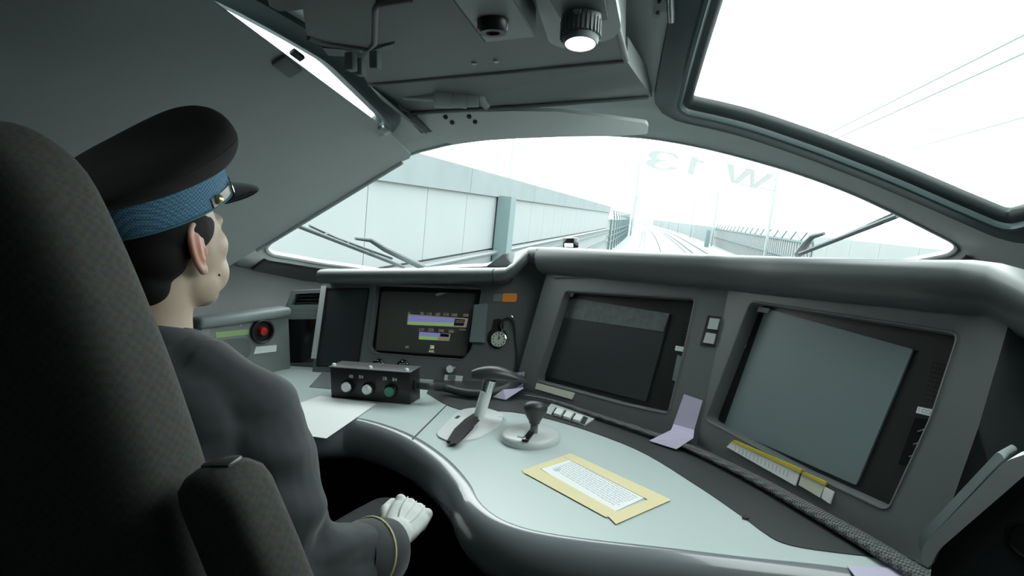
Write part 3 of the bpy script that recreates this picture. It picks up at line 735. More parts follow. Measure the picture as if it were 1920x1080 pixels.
for px, py, m_ in ((648, 726, M_WHT), (687, 731, M_WHT), (729, 735, M_BTNG)):
    s_, h_ = BF.at(px, py, .016); g = BF.sub(s_, h_, 0)
    bt = mk('push_button', MB().lathe(g, [(.0140, .003), (.0140, .017), (.0128, .0195), (.004, .020)], 24), m_, bx)
    mk('collar', MB().lathe(g, [(.0195, 0), (.0195, .009), (.0185, .0115), (.0150, .012), (.0150, .004)], 24), M_BLKG, bt)
for t_, px, py in (('4B', 658, 706), ('B4', 677, 707), ('2B', 721, 710), ('B4', 740, 712)):
    s_, h_ = BF.at(px, py, .0004); mk('lettering', text_mb(t_, BF, s_, h_, .0004, .014), M_WHT, bx, 0)
gl = BF.p(sx, bh * .55, -bd * .45); g = Frame(gl, BF.n, BF.h)
if g.n.dot(BF.s) < 0: g = Frame(gl, -BF.n, BF.h)
mk('cable_gland', MB().lathe(g, [(.017, 0), (.017, .008), (.012, .010), (.012, .018)], 20), M_BLK, bx)
cb = [gl + BF.s * .018, gl + BF.s * .05 + V((0, .01, -.004)), dz(835, 727, .785), dz(870, 736, .778), dz(905, 738, .778), dz(935, 733, .78), dz(960, 722, .79), V((-.40, 1.86, .79))]
c_ = mk('cable', MB().tube(spline(cb, 6), .0125, 10), mat('cable_sheath', (.035, .04, .04), .45), None, 60); tag(c_, 'thick dark cable trailing from the push-button box behind the lever', 'cable')

# ---- big T-handled lever
lv = thing('power_lever', 'white-stemmed control lever with a dark wing-shaped T grip', 'lever', dz(880, 800))
M_PLATE = mat('lever_plate', (.66, .70, .70), .35)
pp = rpoly([(lambda q: (q.x, q.y))(dz(*p)) for p in ((815, 818), (862, 770), (905, 765), (946, 778), (936, 803), (893, 826), (846, 832))], .03, 6)
plm = mk('base_plate', MB().plate(DF, pp, 0, .004), M_PLATE, lv)
mk('window', MB().plate(DF, [(lambda q: (q.x, q.y))(dz(*p)) for p in ((852, 787), (858, 782), (864, 783), (858, 788))], .004, .0045), M_RUB, plm)
cc = dz(917, 789); arc = [V((cc.x + .045 * math.cos(a), cc.y + .03 * math.sin(a), ZD + .004)) for a in [R_(-70 + 15 * k) for k in range(10)]]
mk('detent_mark', MB().tube(arc, .001, 6), M_LIN, plm)
P0 = dz(897, 786); P1 = atd(919, 710, 1.60)
sl = [dz(838, 835), dz(852, 812), dz(872, 793), dz(893, 779), dz(901, 782), dz(886, 808), dz(866, 829), dz(850, 836)]
mk('slot_boot', MB().prism([p + V((0, 0, .004)) for p in sl], (0, 0, .007)), M_MATBLK, lv)
mk('slot_cover', MB().loft([[dz(842, 833, ZD + .011), dz(862, 830, ZD + .011)], [dz(858, 808, ZD + .018), dz(876, 812, ZD + .013)], [dz(888, 782, ZD + .022), dz(900, 788, ZD + .014)]], caps=False, closed=False), M_MATBLK, lv)
ax_ = (P1 - P0).normalized()
mk('stem', MB().tube([P0 - ax_ * .01, P0 + (P1 - P0) * .8], .0155, 16), M_WHT, lv)
mk('sleeve', MB().tube([P0 + (P1 - P0) * .68, P0 + (P1 - P0) * .70, P0 + (P1 - P0) * .98, P1], [.0165, .0185, .0185, .016], 16), M_CHR, lv)
gx0, gx1 = atd(884, 713, 1.58), atd(990, 716, 1.60); gf = Frame(P1, gx1 - gx0, V((0, 0, 1)))
Lg = (gx1 - gx0).length; off0 = (gx0 - P1).dot(gf.s)
rings = []
for k in range(15):
    t = k / 14; s_ = off0 + Lg * t
    hh = .0195 * math.sin(math.pi * min(1, .10 + t * .9) ** .75) ** .7 + .002; ww = .022 * math.sin(math.pi * (.08 + .86 * t)) ** .6 + .003
    zz = .006 + .012 * math.sin(math.pi * t) - .012 * t
    rings.append([gf.p(s_, zz + hh * math.sin(a) * (1.0 if math.sin(a) > 0 else .75), ww * math.cos(a)) for a in [2 * math.pi * j / 14 for j in range(14)]])
mk('grip', MB().loft(rings), mat('grip_charcoal', (.035, .04, .04), .38), lv, 60)

# ---- small reverser lever
rv = thing('reverser_lever', 'short lever with a dark pear knob on a round silver base', 'lever', dz(995, 822))
c_ = dz(995, 824); cf = zframe(c_.x, c_.y, ZD)
mk('base_disc', MB().lathe(cf, [(.070, 0), (.071, .006), (.070, .013), (.066, .0175), (.060, .019), (.02, .0205), (.004, .0206)], 40), mat('silver_paint', (.58, .62, .62), .3), rv)
a0, a1 = dz(984, 827, ZD + .021), dz(1000, 806, ZD + .021); sf = Frame(a0, a1 - a0, V((0, 0, 1)).cross(a1 - a0))
mk('slot', MB().box(sf, ((a1 - a0).length / 2, 0, .0), ((a1 - a0).length, .016, .008), .003), M_BLKG, rv)
k0 = dz(1001, 812, ZD + .02); k1 = atd(1006, 758, (k0 - CAM).dot(FW) + .01); kx = (k1 - k0).normalized(); kf = Frame(k0, (1, 0, 0), V((1, 0, 0)).cross(kx) * -1)
if kf.n.dot(kx) < 0: kf = Frame(k0, (1, 0, 0), -kf.h)
kl = (k1 - k0).length
mk('stem', MB().box(kf, (0, 0, kl * .2), (.018, .012, kl * .5), .003), M_STEEL, rv)
mk('knob', MB().lathe(kf, [(.012, kl * .32), (.014, kl * .42), (.021, kl * .58), (.0275, kl * .74), (.0295, kl * .86), (.0275, kl * .97), (.021, kl * 1.06), (.012, kl * 1.11), (.003, kl * 1.125)], 24), mat('knob_charcoal', (.04, .045, .045), .4), rv, 60)
lq = [(lambda q: (q.x, q.y))(dz(*p, ZD + .021)) for p in ((970, 818), (979, 804), (988, 806), (980, 820))]
mk('legend', MB().plate(Frame((0, 0, ZD + .0185), (1, 0, 0), (0, 1, 0)), lq, 0, .003), mat('legend_grey', (.5, .55, .55), .5), rv)

# ---- three white keys on a grey plate
kp = thing('key_plate', 'small grey plate with three square white keys beside the knob lever', 'key plate', dz(1068, 782))
zk = ZD + .002
mk('plate', MB().prism([dz(*p, zk) for p in ((1034, 758), (1118, 785), (1096, 799), (1020, 775))], (0, 0, .003)), M_LIN, kp)
mk('surround', MB().prism([dz(*p, zk + .003) for p in ((1042, 765), (1102, 784), (1096, 796), (1034, 777))], (0, 0, .002)), M_RUB, kp)
for k in range(3):
    o_ = V((17.8 * k, 5.6 * k)); mk('key', MB().prism([dz(px + o_.x, py + o_.y, zk + .005) for px, py in ((1045, 768), (1058, 772), (1051, 782), (1038, 778))], (0, 0, .006)), M_WHT, kp)

# ---- papers
tn = thing('taped_notice', 'printed notice held on the desk by a frame of masking tape', 'notice', dz(1120, 915))
nq = [dz(*p, ZD + .0006) for p in ((1014, 879), (1078, 858), (1216, 930), (1148, 962))]
mk('sheet', MB().prism(nq, (0, 0, .0006)), M_PAPER, tn)
def pstrip(nm, pts, m, par, z, th): return mk(nm, MB().prism([dz(*p, z) for p in pts], (0, 0, th)), m, par, 0)
pstrip('tape', ((979, 882), (983, 889), (1080, 858), (1070, 850)), M_TAPE, tn, ZD + .0012, .0005)
pstrip('tape', ((1070, 850), (1058, 857), (1228, 944), (1256, 936)), M_TAPE, tn, ZD + .0016, .0005)
pstrip('tape', ((982, 886), (1008, 877), (1168, 966), (1136, 970)), M_TAPE, tn, ZD + .0018, .0005)
pstrip('tape', ((1238, 928), (1258, 938), (1155, 983), (1138, 966)), M_TAPE, tn, ZD + .0022, .0005)
nf = Frame(nq[0], nq[3] - nq[0], nq[1] - nq[0]); LN = (nq[3] - nq[0]).length
if nf.n.z < 0: nf = Frame(nq[0], nq[3] - nq[0], nq[0] - nq[1])
wN = (nq[1] - nq[0]); 
ink = MB(); e_s, e_t = (nq[3] - nq[0]), (nq[1] - nq[0])
for i in range(9):
    t = .20 + .072 * i; x = .06
    while x < .93:
        l_ = random.uniform(.02, .07); p_ = nq[0] + e_s * x + e_t * (1 - t) + V((0, 0, .0008))
        ink.prism([p_, p_ + e_s * min(l_, .95 - x), p_ + e_s * min(l_, .95 - x) + e_t * .028, p_ + e_t * .028], (0, 0, .0002)); x += l_ + .012
g_ = mk('print_lines', ink, mat('print_ink', (.62, .66, .72), .8), tn, 0); g_['kind'] = 'stuff'
pstrip('print_block', ((1037, 881), (1047, 877), (1053, 881), (1043, 884)), mat('print_blue', (.45, .58, .75), .8), tn, ZD + .0013, .0002)
sh = mk('timetable_sheet', MB().add([dz(*p, ZD + z_) for p, z_ in (((520, 770), .003), ((600, 742), .003), ((706, 757), .004), ((660, 789), .004), ((612, 822), .004), ((540, 812), .004), ((500, 800), .004))] + [dz(*p, ZD + z_) for p, z_ in (((520, 770), .001), ((600, 742), .001), ((706, 757), .002), ((660, 789), .002), ((612, 822), .002), ((540, 812), .002), ((500, 800), .002))], [tuple(range(7)), tuple(range(13, 6, -1))] + [(i, (i + 1) % 7, 7 + (i + 1) % 7, 7 + i) for i in range(7)]), M_PAPER, None, 0)
tag(sh, 'large white sheet lying on the desk in front of the driver', 'paper')
ip = pstrip('inset_plate', ((580, 726), (606, 697), (622, 698), (622, 730)), M_RIM, desk, ZD, .002)

def two_part_note(name, label, up, fold, m, fr, n=.003):
    """a slip folded over the foot of the panel: upper half on the panel, lower half on the desk"""
    mb = MB(); U = [fr.pt(*p, n) for p in up]; D_ = [dz(*p, ZD + (.030 if k < 2 else .006)) for k, p in enumerate(fold)]
    mb.prism(U, fr.n * .0012); mb.prism(D_, (0, 0, .0012))
    mb.prism([U[-1], U[-2], D_[1], D_[0]], fr.n * .0008)
    return tag(mk(name, mb, m, None, 0), label, 'slip')
two_part_note('lilac_slip', 'creased lilac slip folded between the centre and right displays', ((1283, 739), (1318, 751), (1302, 806), (1263, 795)), ((1258, 807), (1300, 822), (1268, 843), (1217, 827)), M_LILAC, PR2)
two_part_note('lilac_slip', 'lilac slip stuck at the panel foot behind the T-grip lever', ((968, 699), (984, 697), (980, 726), (962, 731)), ((944, 731), (982, 728), (948, 750), (924, 745)), M_LILAC, PR2)
o = mk('lilac_slip', MB().prism([dz(*p, ZD + .003) for p in ((1588, 1062), (1700, 1067), (1775, 1082), (1770, 1110), (1625, 1110))], (0, 0, .001)), M_LILAC, None, 0); tag(o, 'lilac slip on the desk edge at the bottom right corner', 'slip')
M_YEL = mat('yellow_card', (.62, .48, .04), .6); M_CARD = mat('pale_card', (.72, .74, .62), .7)
def card(name, label, pts, ym):
    t = thing(name, label, 'card', PR3.pt(*pts[0], .003)); 
    mk('face', MB().plate(PR3, [PR3.at(*p, .005) for p in pts], .002, .005), M_CARD if ym and 'short' in label else M_PAPER, t, 0)
    if ym: mk('edge', MB().plate(PR3, [PR3.at(*p, .007) for p in ym], .001, .007), M_YEL, t, 0)
    return t
t_ = card('label_card', 'long pale label card with a yellow edge below the right display', ((1362, 838), (1372, 828), (1499, 886), (1491, 911)), ((1372, 828), (1376, 825), (1503, 880), (1500, 887)))
card('label_card', 'short yellowish label card beside the long one under the right display', ((1497, 909), (1503, 889), (1546, 909), (1537, 933)), ((1503, 889), (1506, 885), (1549, 904), (1546, 910)))
card('label_card', 'tiny white label card at the right end of the label row', ((1540, 934), (1546, 913), (1563, 922), (1556, 945)), None)
ik = MB()
for i in range(15):
    a_ = PR3.at(1378 + i * 7.0, 840 + i * 3.3, .0055); ik.plate(PR3, [(a_[0], a_[1] - .007), (a_[0] + .002, a_[1] - .007), (a_[0] + .002, a_[1] + .004), (a_[0], a_[1] + .004)], .005, .0055)
g_ = mk('print_marks', ik, M_INK if False else mat('faint_ink', (.6, .62, .6), .8), t_, 0); g_['kind'] = 'stuff'
o = mk('name_strip', MB().plate(PR2, rpoly([PR2.at(*p, .004) for p in ((1006, 718), (1077, 737), (1072, 749), (1003, 729))], .002), .0, .004), M_CARD); tag(o, 'pale green name strip under the centre display', 'label strip')

# ---- pair of square switches between the displays
sw = thing('switch_pair', 'two square grey switches stacked between the centre and right displays', 'switch', PR2.pt(1326, 648))
mk('frame', MB().plate(PR2, [PR2.at(*p, .002) for p in ((1327, 591), (1352, 594), (1340, 651), (1312, 647))], 0, .002), M_RUB, sw)
mk('button', MB().plate(PR2, [PR2.at(*p, .006) for p in ((1331, 596), (1349, 598), (1344, 618), (1326, 616))], .002, .006), M_LIN, sw)
mk('button', MB().plate(PR2, [PR2.at(*p, .006) for p in ((1324, 623), (1342, 626), (1337, 645), (1318, 642))], .002, .006), M_LIN, sw)

# ---- watch in its holder
wt = thing('pocket_watch', 'pocket watch with a cream dial in a black keyhole holder', 'watch', PL.pt(934, 655))
s_, h_ = PL.at(932, 634, .002); rr_ = .034
key = [(s_ + rr_ * math.cos(R_(a)), h_ + rr_ * math.sin(R_(a))) for a in range(-235, 56, 10)]
s2, h2 = PL.at(934, 603, .002)
key = key + [(s2 + .018, h2 - .006), (s2 + .016, h2 + .006), (s2, h2 + .010), (s2 - .016, h2 + .006), (s2 - .018, h2 - .006)]
mk('holder', MB().plate(PL, key, -.002, .002), M_MATBLK, wt)
s_, h_ = PL.at(935, 636, .010); wf = PL.sub(s_, h_, .002)
mk('case', MB().lathe(wf, [(.0262, 0), (.0272, .004), (.0262, .009), (.0238, .0105), (.0235, .0085)], 32), M_CHR, wt)
M_DIAL = mat('cream_dial', (.60, .66, .55), .5)
dl = mk('dial', MB().lathe(wf, [(.0238, .006), (.0238, .0086), (.001, .0087)], 32), M_DIAL, wt)
for k in range(12):
    a = R_(90 - 30 * k); g = Frame(wf.p(.0185 * math.cos(a), .0185 * math.sin(a), .009), wf.s * math.cos(a) + wf.h * math.sin(a), -wf.s * math.sin(a) + wf.h * math.cos(a))
    mk('hour_mark', MB().box(g, (0, 0, 0), (.0055, .003, .0006)), M_RUB, dl, 0)
for ang_, L_, w_ in ((88, .017, .0018), (62, .012, .0024)):
    a = R_(ang_); g = Frame(wf.p(0, 0, .0097), wf.s * math.cos(a) + wf.h * math.sin(a), -wf.s * math.sin(a) + wf.h * math.cos(a)); mk('hand', MB().box(g, (L_ / 2 - .003, 0, 0), (L_, w_, .0006)), M_RUB, dl, 0)
for ang_ in (72, 5):
    a = R_(ang_); mk('crown', MB().tube([wf.p(.026 * math.cos(a), .026 * math.sin(a), .005), wf.p(.034 * math.cos(a), .034 * math.sin(a), .005)], .0042, 10), M_CHR, wt)
bw = wf.p(.012, .041, .006); mk('bow', MB().tube([bw + wf.s * (.007 * math.cos(2 * math.pi * k / 14)) + wf.h * (.009 * math.sin(2 * math.pi * k / 14)) for k in range(14)], .0014, 6, closed=True), M_CHR, wt, 60)
cd_ = [PL.pt(937, 612, .010), PL.pt(944, 600, .012), PL.pt(956, 597, .012), PL.pt(964, 606, .008), PL.pt(967, 635, .006), PL.pt(970, 665, .006), PL.pt(967, 690, .006), PL.pt(958, 702, .010)]
co = mk('watch_cord', MB().tube(spline(cd_, 6), .0036, 8), M_RUB, None, 60); tag(co, 'black cord looped from the watch down the panel', 'cord')
ho = mk('cord_hook', MB().tube([PL.pt(959, 598, 0), PL.pt(958, 597, .012), PL.pt(960, 592, .016), PL.pt(962, 594, .014)], .003, 8), M_CHR, None, 60); tag(ho, 'small chrome hook holding the watch cord', 'hook')
o = mk('card_holder', MB().plate(PL, [PL.at(*p, .016) for p in ((889, 571), (913, 569), (908, 642), (880, 641))], .001, .016), mat('smoky_acrylic', (.20, .25, .255), .3)); tag(o, 'plain grey card standing at the right edge of the speed display', 'card')
il = thing('indicator_lamp', 'small lit orange indicator lamp under the hood', 'lamp', PL.pt(950, 568))
mk('bezel', MB().plate(PL, [PL.at(*p, .002) for p in ((925, 549), (976, 549), (974, 566), (923, 566))], 0, .002), M_FAS, il)
mk('lens', MB().plate(PL, rpoly([PL.at(*p, .005) for p in ((943, 550), (970, 550), (968, 566), (941, 566))], .006), .001, .005), mat('orange_lens', (.45, .18, .04), .25, emit=(.95, .36, .07), estr=.12), il)
mk('dark_lens', MB().plate(PL, [PL.at(*p, .004) for p in ((926, 551), (942, 551), (940, 565), (924, 565))], .001, .004), M_LIND, il)
ks = thing('key_switch', 'round silver key switch with a white tag below it', 'switch', PL.pt(848, 718))
s_, h_ = PL.at(844, 692, .012); g = PL.sub(s_, h_, 0)
mk('barrel', MB().lathe(g, [(.0145, 0), (.0145, .010), (.0128, .015), (.003, .0155)], 24), M_STEEL, ks)
mk('cap', MB().lathe(g, [(.0115, .0152), (.0115, .0168), (.002, .017)], 24), M_WHT, ks)
mk('key', MB().box(g, (.015, .002, .012), (.014, .012, .003), .001), M_CHR, ks)
mk('tag', MB().plate(PL, [PL.at(*p, .004) for p in ((834, 702), (868, 705), (865, 719), (832, 716))], .002, .004), M_PAPER, ks)
mk('tag_stamp', MB().plate(PL, rpoly([PL.at(*p, .0046) for p in ((840, 703), (855, 704), (853, 714), (839, 712))], .004), .004, .0046), M_LIND, ks)
for px, lab in ((708, 'dark rotary knob just left behind the button box'), (754, 'dark rotary knob just right behind the button box')):
    t_ = thing('rotary_knob', lab, 'knob', PL.pt(px, 690)); s_, h_ = PL.at(px, 683 + (px - 708) * .03, .012); g = PL.sub(s_, h_, 0)
    mk('skirt', MB().lathe(g, [(.019, 0), (.019, .006), (.015, .010), (.0145, .022), (.012, .024), (.002, .0245)], 20), M_BLKG, t_)
    mk('pointer', MB().box(g, (.004, .004, .0255), (.018, .004, .003), .001), M_CHR, t_)

# ---- side console with red button, left of the desk
SA, SB = V((-1.372, 1.60, .60)), V((-1.255, 1.875, .60)); SC = Frame(SA, SB - SA, (0, 0, 1))
if SC.n.dot(CAM - SA) < 0: raise RuntimeError('SC')
sc = thing('side_console', 'grey side console with a red button, beyond the driver', 'console', (SA + SB) / 2)
Ls = (SB - SA).length; top_h = SC.at(470, 600)[1]
mk('body', MB().box(SC, (Ls / 2 - .01, top_h / 2, -.022), (Ls + .02, top_h, .044), .006), mat('console_grey', (.19, .22, .22), .45), sc)
mk('top_cap', MB().box(SC, (Ls / 2 - .01, top_h + .012, -.012), (Ls + .02, .034, .07), .012, 3), M_LIND, sc)
s_, h_ = SC.at(492, 621, .01); g = SC.sub(s_, h_, 0)
rb_ = mk('red_button', MB().lathe(g, [(.014, .002), (.015, .016), (.012, .022), (.003, .024)], 24), mat('signal_red', (.42, .012, .016), .3), sc)
mk('bezel', MB().lathe(g, [(.040, 0), (.040, .018), (.037, .020), (.034, .018), (.031, .003), (.002, .003)], 32), M_BLK, rb_)
mk('green_tape', MB().plate(SC, [SC.at(*p, .002) for p in ((404, 623), (468, 617), (468, 627), (405, 634))], 0, .002), mat('green_tape', (.30, .46, .20), .6), sc)
mk('white_tag', MB().plate(SC, [SC.at(*p, .002) for p in ((480, 650), (519, 647), (518, 659), (476, 664))], 0, .002), M_PAPER, sc)
mk('dial_plate', MB().plate(SC, rpoly([SC.at(*p, .003) for p in ((415, 638), (465, 632), (472, 655), (466, 672), (430, 672))], .02), 0, .003), M_FAS, sc)
f_ = SC.sub(*SC.at(451, 610, .001), 0); mk('screw', MB().lathe(f_, [(.004, 0), (.004, .002), (.001, .003)], 8), M_STEEL, sc)
mk('post', MB().box(SC, (SC.at(384, 640)[0], top_h * .5 + .01, .0), (.03, top_h + .0, .02), .004), M_LIND, sc)

# ---- air vent behind it
VF = Frame(aty(570, 600, 1.92), (1, 0, 0), (0, .05, 1))
vt = thing('air_vent', 'small air vent with dark louvres at the left end of the panel', 'vent', VF.pt(570, 690))
vh = [VF.at(*p) for p in ((556, 551), (606, 549), (604, 571), (548, 572))]
mk('frame', MB().holed(VF, [VF.at(*p) for p in ((548, 545), (610, 542), (606, 582), (534, 583))], [vh], -.02, .006), M_LIND, vt)
mk('cavity', MB().plate(VF, offset(vh, .004), -.028, -.020), M_MATBLK, vt)
for k in range(3):
    y_ = 554 + k * 6.5; mk('slat', MB().plate(VF, [VF.at(*p, -.004) for p in ((553, y_), (605, y_ - 1), (605, y_ + 2.5), (552, y_ + 3))], -.016, -.004), M_RUB, vt)
mk('lower_box', MB().plate(VF, [VF.at(*p) for p in ((534, 598), (606, 597), (596, 680), (542, 680))], -.03, .004), M_BLKG, vt)
mk('ledge', MB().plate(VF, [VF.at(*p, .01) for p in ((532, 584), (606, 583), (606, 598), (534, 599))], -.02, .010), M_LIND, vt)
mk('foot', MB().plate(VF, [VF.at(*p) for p in ((540, 680), (600, 680), (598, 694), (543, 692))], -.03, .008), M_FAS, vt)

# ---- little black sensor on the hood
dv = thing('hood_sensor', 'tiny black and white device on top of the hood', 'device', atd(1070, 463, 2.08))
c_ = atd(1070, 463, 2.08); g = zframe(c_.x, c_.y, c_.z - .02, -25)
mk('body', MB().box(g, (0, 0, .034), (.046, .03, .034), .003), M_BLKG, dv)
mk('clip', MB().box(g, (.004, -.018, .026), (.034, .006, .014), .002), M_WHT, dv)
mk('foot', MB().box(g, (0, 0, .008), (.05, .04, .02), .003), M_HOOD, dv)

# ================================================================== DRIVER'S SEAT
M_SEAT = weave('seat_moquette', (.064, .065, .060), (.074, .0765, .0715), 150, .95, .25, .002)
HX = -.755
st = thing('driver_seat', 'dark upholstered driver seat in the left foreground', 'seat', (HX, .72, 0))
def slab(rows, thick, nrm, npt=64, ex=3.2):
    """upholstered slab: rows of (centre, half width) lofted as flat super-ellipses"""
    rings = []
    for c, hw, th in rows:
        rings.append([c + V((1, 0, 0)) * (hw * math.copysign(abs(math.cos(a)) ** (2 / ex), math.cos(a))) + nrm * (th * math.copysign(abs(math.sin(a)) ** (2 / ex), math.sin(a))) for a in [2 * math.pi * k / npt for k in range(npt)]])
    cols = [spline([r_[k] for r_ in rings], 3) for k in range(npt)]
    return MB().loft([[c_[i] for c_ in cols] for i in range(len(cols[0]))])
lean = V((0, .97, .24)).normalized()
rows = []
for z_, y_, hw, th in ((.42, .665, .20, .05), (.46, .66, .235, .075), (.60, .635, .250, .085), (.80, .60, .250, .085), (.95, .57, .246, .08), (1.08, .545, .233, .075), (1.18, .525, .218, .07), (1.26, .51, .200, .066), (1.32, .50, .180, .06), (1.355, .493, .150, .05), (1.375, .49, .11, .036), (1.382, .488, .05, .018)):
    rows.append((V((HX - .005, y_, z_)), hw, th))
mk('backrest', slab(rows, 0, lean), M_SEAT, st, 180)
mk('cushion', MB().box(WORLD, (HX, .93, .45), (.52, .56, .14), .05, 4), M_SEAT, st, 60)
mk('pedestal', MB().lathe(zframe(HX, .9, 0), [(.20, 0), (.20, .03), (.08, .06), (.07, .38)], 24), M_BLK, st)
at0, at1 = atd(412, 892, .66), atd(512, 1130, .70)
ad = (at1 - at0).normalized(); af = Frame(at0, V((1, -.15, 0)) - ad * V((1, -.15, 0)).dot(ad), ad)
rings = []
for k, (d_, sc_) in enumerate(((-.012, .35), (-.006, .72), (.004, .92), (.02, 1.0), (.10, 1.04), (.22, 1.04), (.30, .95), (.31, .6))):
    rings.append([af.p(.050 * sc_ * math.copysign(abs(math.cos(a)) ** .62, math.cos(a)), d_, .036 * sc_ * math.copysign(abs(math.sin(a)) ** .62, math.sin(a))) for a in [2 * math.pi * j / 28 for j in range(28)]])
arm = mk('armrest', MB().loft(rings), M_SEAT, st, 60)
mk('release_catch', MB().box(af, (.0, -.010, .008), (.045, .010, .022), .004), mat('satin_plastic', (.07, .08, .08), .22), arm)
mk('piping', MB().tube([af.p(-.026, .30, .035), af.p(-.026, .06, .036), af.p(-.020, .012, .034), af.p(.0, -.004, .026), af.p(.028, -.006, .012)], .0022, 6), M_SEAT, arm, 60)

# ================================================================== DRIVER
M_SKIN = mat('skin', (.46, .365, .275), .5, var=.04, scale=30)
M_SKIN.node_tree.nodes['Principled BSDF'].inputs['Subsurface Weight'].default_value = .12
M_SKIN.node_tree.nodes['Principled BSDF'].inputs['Subsurface Radius'].default_value = (.02, .007, .004)
nt_ = M_SKIN.node_tree; b_ = nt_.nodes['Principled BSDF']; src = b_.inputs['Base Color'].links[0].from_socket
tc_ = nt_.nodes.new('ShaderNodeTexCoord'); vd = nt_.nodes.new('ShaderNodeVectorMath'); vd.operation = 'DISTANCE'; vd.inputs[1].default_value = (HX + .092, .785, 1.238)
nt_.links.new(tc_.outputs['Object'], vd.inputs[0]); mr = nt_.nodes.new('ShaderNodeMapRange'); mr.inputs[1].default_value = .022; mr.inputs[2].default_value = .045; mr.inputs[3].default_value = .75; mr.inputs[4].default_value = 0
nt_.links.new(vd.outputs['Value'], mr.inputs[0]); mm = nt_.nodes.new('ShaderNodeMix'); mm.data_type = 'RGBA'; mm.inputs[7].default_value = (.55, .20, .13, 1)  # red round the ear: natural flush with its backlit glow painted in
nt_.links.new(mr.outputs[0], mm.inputs[0]); nt_.links.new(src, mm.inputs[6]); nt_.links.new(mm.outputs[2], b_.inputs['Base Color'])
M_HAIR = mat('black_hair', (.009, .0085, .008), .75, bump=.2, bscale=500, spec=.2)
M_SUIT = mat('uniform_wool', (.034, .042, .047), .75, var=.12, scale=40, bump=.25, bscale=900, sheen=.25)
M_TROU = mat('uniform_trousers', (.018, .021, .024), .85)
M_CAP = mat('cap_felt', (.010, .010, .010), .9, bump=.3, bscale=1200)
M_GLOVE = mat('white_glove', (.78, .82, .80), .8, bump=.15, bscale=1200)
dr = thing('person', 'seated train driver in dark uniform, peaked cap and white gloves', 'person', (HX, .80, .0))
hy, hp = R_(-1), R_(5)                                     # head turned and raised a little
Rh = Matrix.Rotation(hy, 3, 'Z') @ Matrix.Rotation(hp, 3, 'X')
HO = V((HX, .80, 1.240))
HF = Frame(HO, Rh @ V((1, 0, 0)), Rh @ V((0, 1, 0)))         # x right, y forward, z up
def hp_(x, y, z): return HF.p(x, y, z)
sh_r, el_r, wr_r = V((-.592, .79, .962)), V((-.552, .76, .765)), atd(702, 1036, 1.10)
sh_l, el_l, wr_l = V((-.918, .79, .962)), V((-.97, .76, .74)), V((-.90, 1.0, .70))
bmv = MB(); HS = 1.07
def hball(mb, c, r, n=24, m=16): mb.ball(HF, [x * HS for x in c], tuple(x * HS for x in r), n, m)
hball(bmv, (0, -.004, .038), (.0735, .082, .064))
hball(bmv, (0, .024, -.010), (.067, .070, .088))
hball(bmv, (0, .026, -.058), (.059, .062, .042))
hball(bmv, (0, .066, -.084), (.028, .024, .022))
hball(bmv, (0, .070, .030), (.052, .022, .018))
for sg in (-1, 1):
    hball(bmv, (sg * .034, .044, -.006), (.032, .040, .034)); hball(bmv, (sg * .044, .020, -.058), (.020, .038, .032))
    hball(bmv, (sg * .034, .046, -.046), (.028, .036, .036))
bmv.limb([hp_(0, .094, .020), hp_(0, .110, -.012), hp_(0, .114, -.028)], [.008, .010, .013], 10)
for sg in (-1, 1): bmv.ball(HF, (sg * .011, .104, -.028), (.008, .010, .008))
bmv.ball(HF, (0, .090, -.050), (.022, .012, .006)); bmv.ball(HF, (0, .088, -.060), (.019, .011, .006))
bmv.limb([hp_(0, -.012, -.03), V((HX, .775, 1.135)), V((HX, .765, 1.06))], [.058, .055, .064], 20)
# trunk, arms and legs under the clothes
def ell(c, a, b, n=28, ex=2.4): return [V(c) + V((a * math.copysign(abs(math.cos(t)) ** (2 / ex), math.cos(t)), b * math.copysign(abs(math.sin(t)) ** (2 / ex), math.sin(t)), 0)) for t in [2 * math.pi * k / n for k in range(n)]]
trunk = [((HX, .73, .50), .155, .10), ((HX, .735, .62), .15, .10), ((HX, .755, .80), .155, .105), ((HX, .765, .93), .165, .105), ((HX, .765, 1.02), .155, .085), ((HX, .765, 1.06), .10, .065)]
bmv.loft([ell(*r) for r in trunk])
bmv.limb([sh_r, el_r, wr_r], [.05, .042, .03]); bmv.limb([sh_l, el_l, wr_l], [.05, .042, .03])
hipR, kneR, ankR = V((-.67, .76, .57)), V((-.585, 1.20, .585)), V((-.60, 1.34, .10)); hipL, kneL, ankL = V((-.84, .76, .57)), V((-.90, 1.20, .585)), V((-.90, 1.34, .10))
for a, b, c in ((hipR, kneR, ankR), (hipL, kneL, ankL)):
    bmv.limb([a, (a + b) / 2, b], [.08, .072, .055]); bmv.limb([b, (b + c) / 2, c], [.055, .05, .036]); bmv.limb([c, c + V((0, .10, -.05)), c + V((0, .15, -.065))], [.036, .034, .028])
me0 = organic('body', bmv, .0034, 16)
bmv = MB().add([q.co for q in me0.vertices], [tuple(p.vertices) for p in me0.polygons]); bpy.data.meshes.remove(me0)
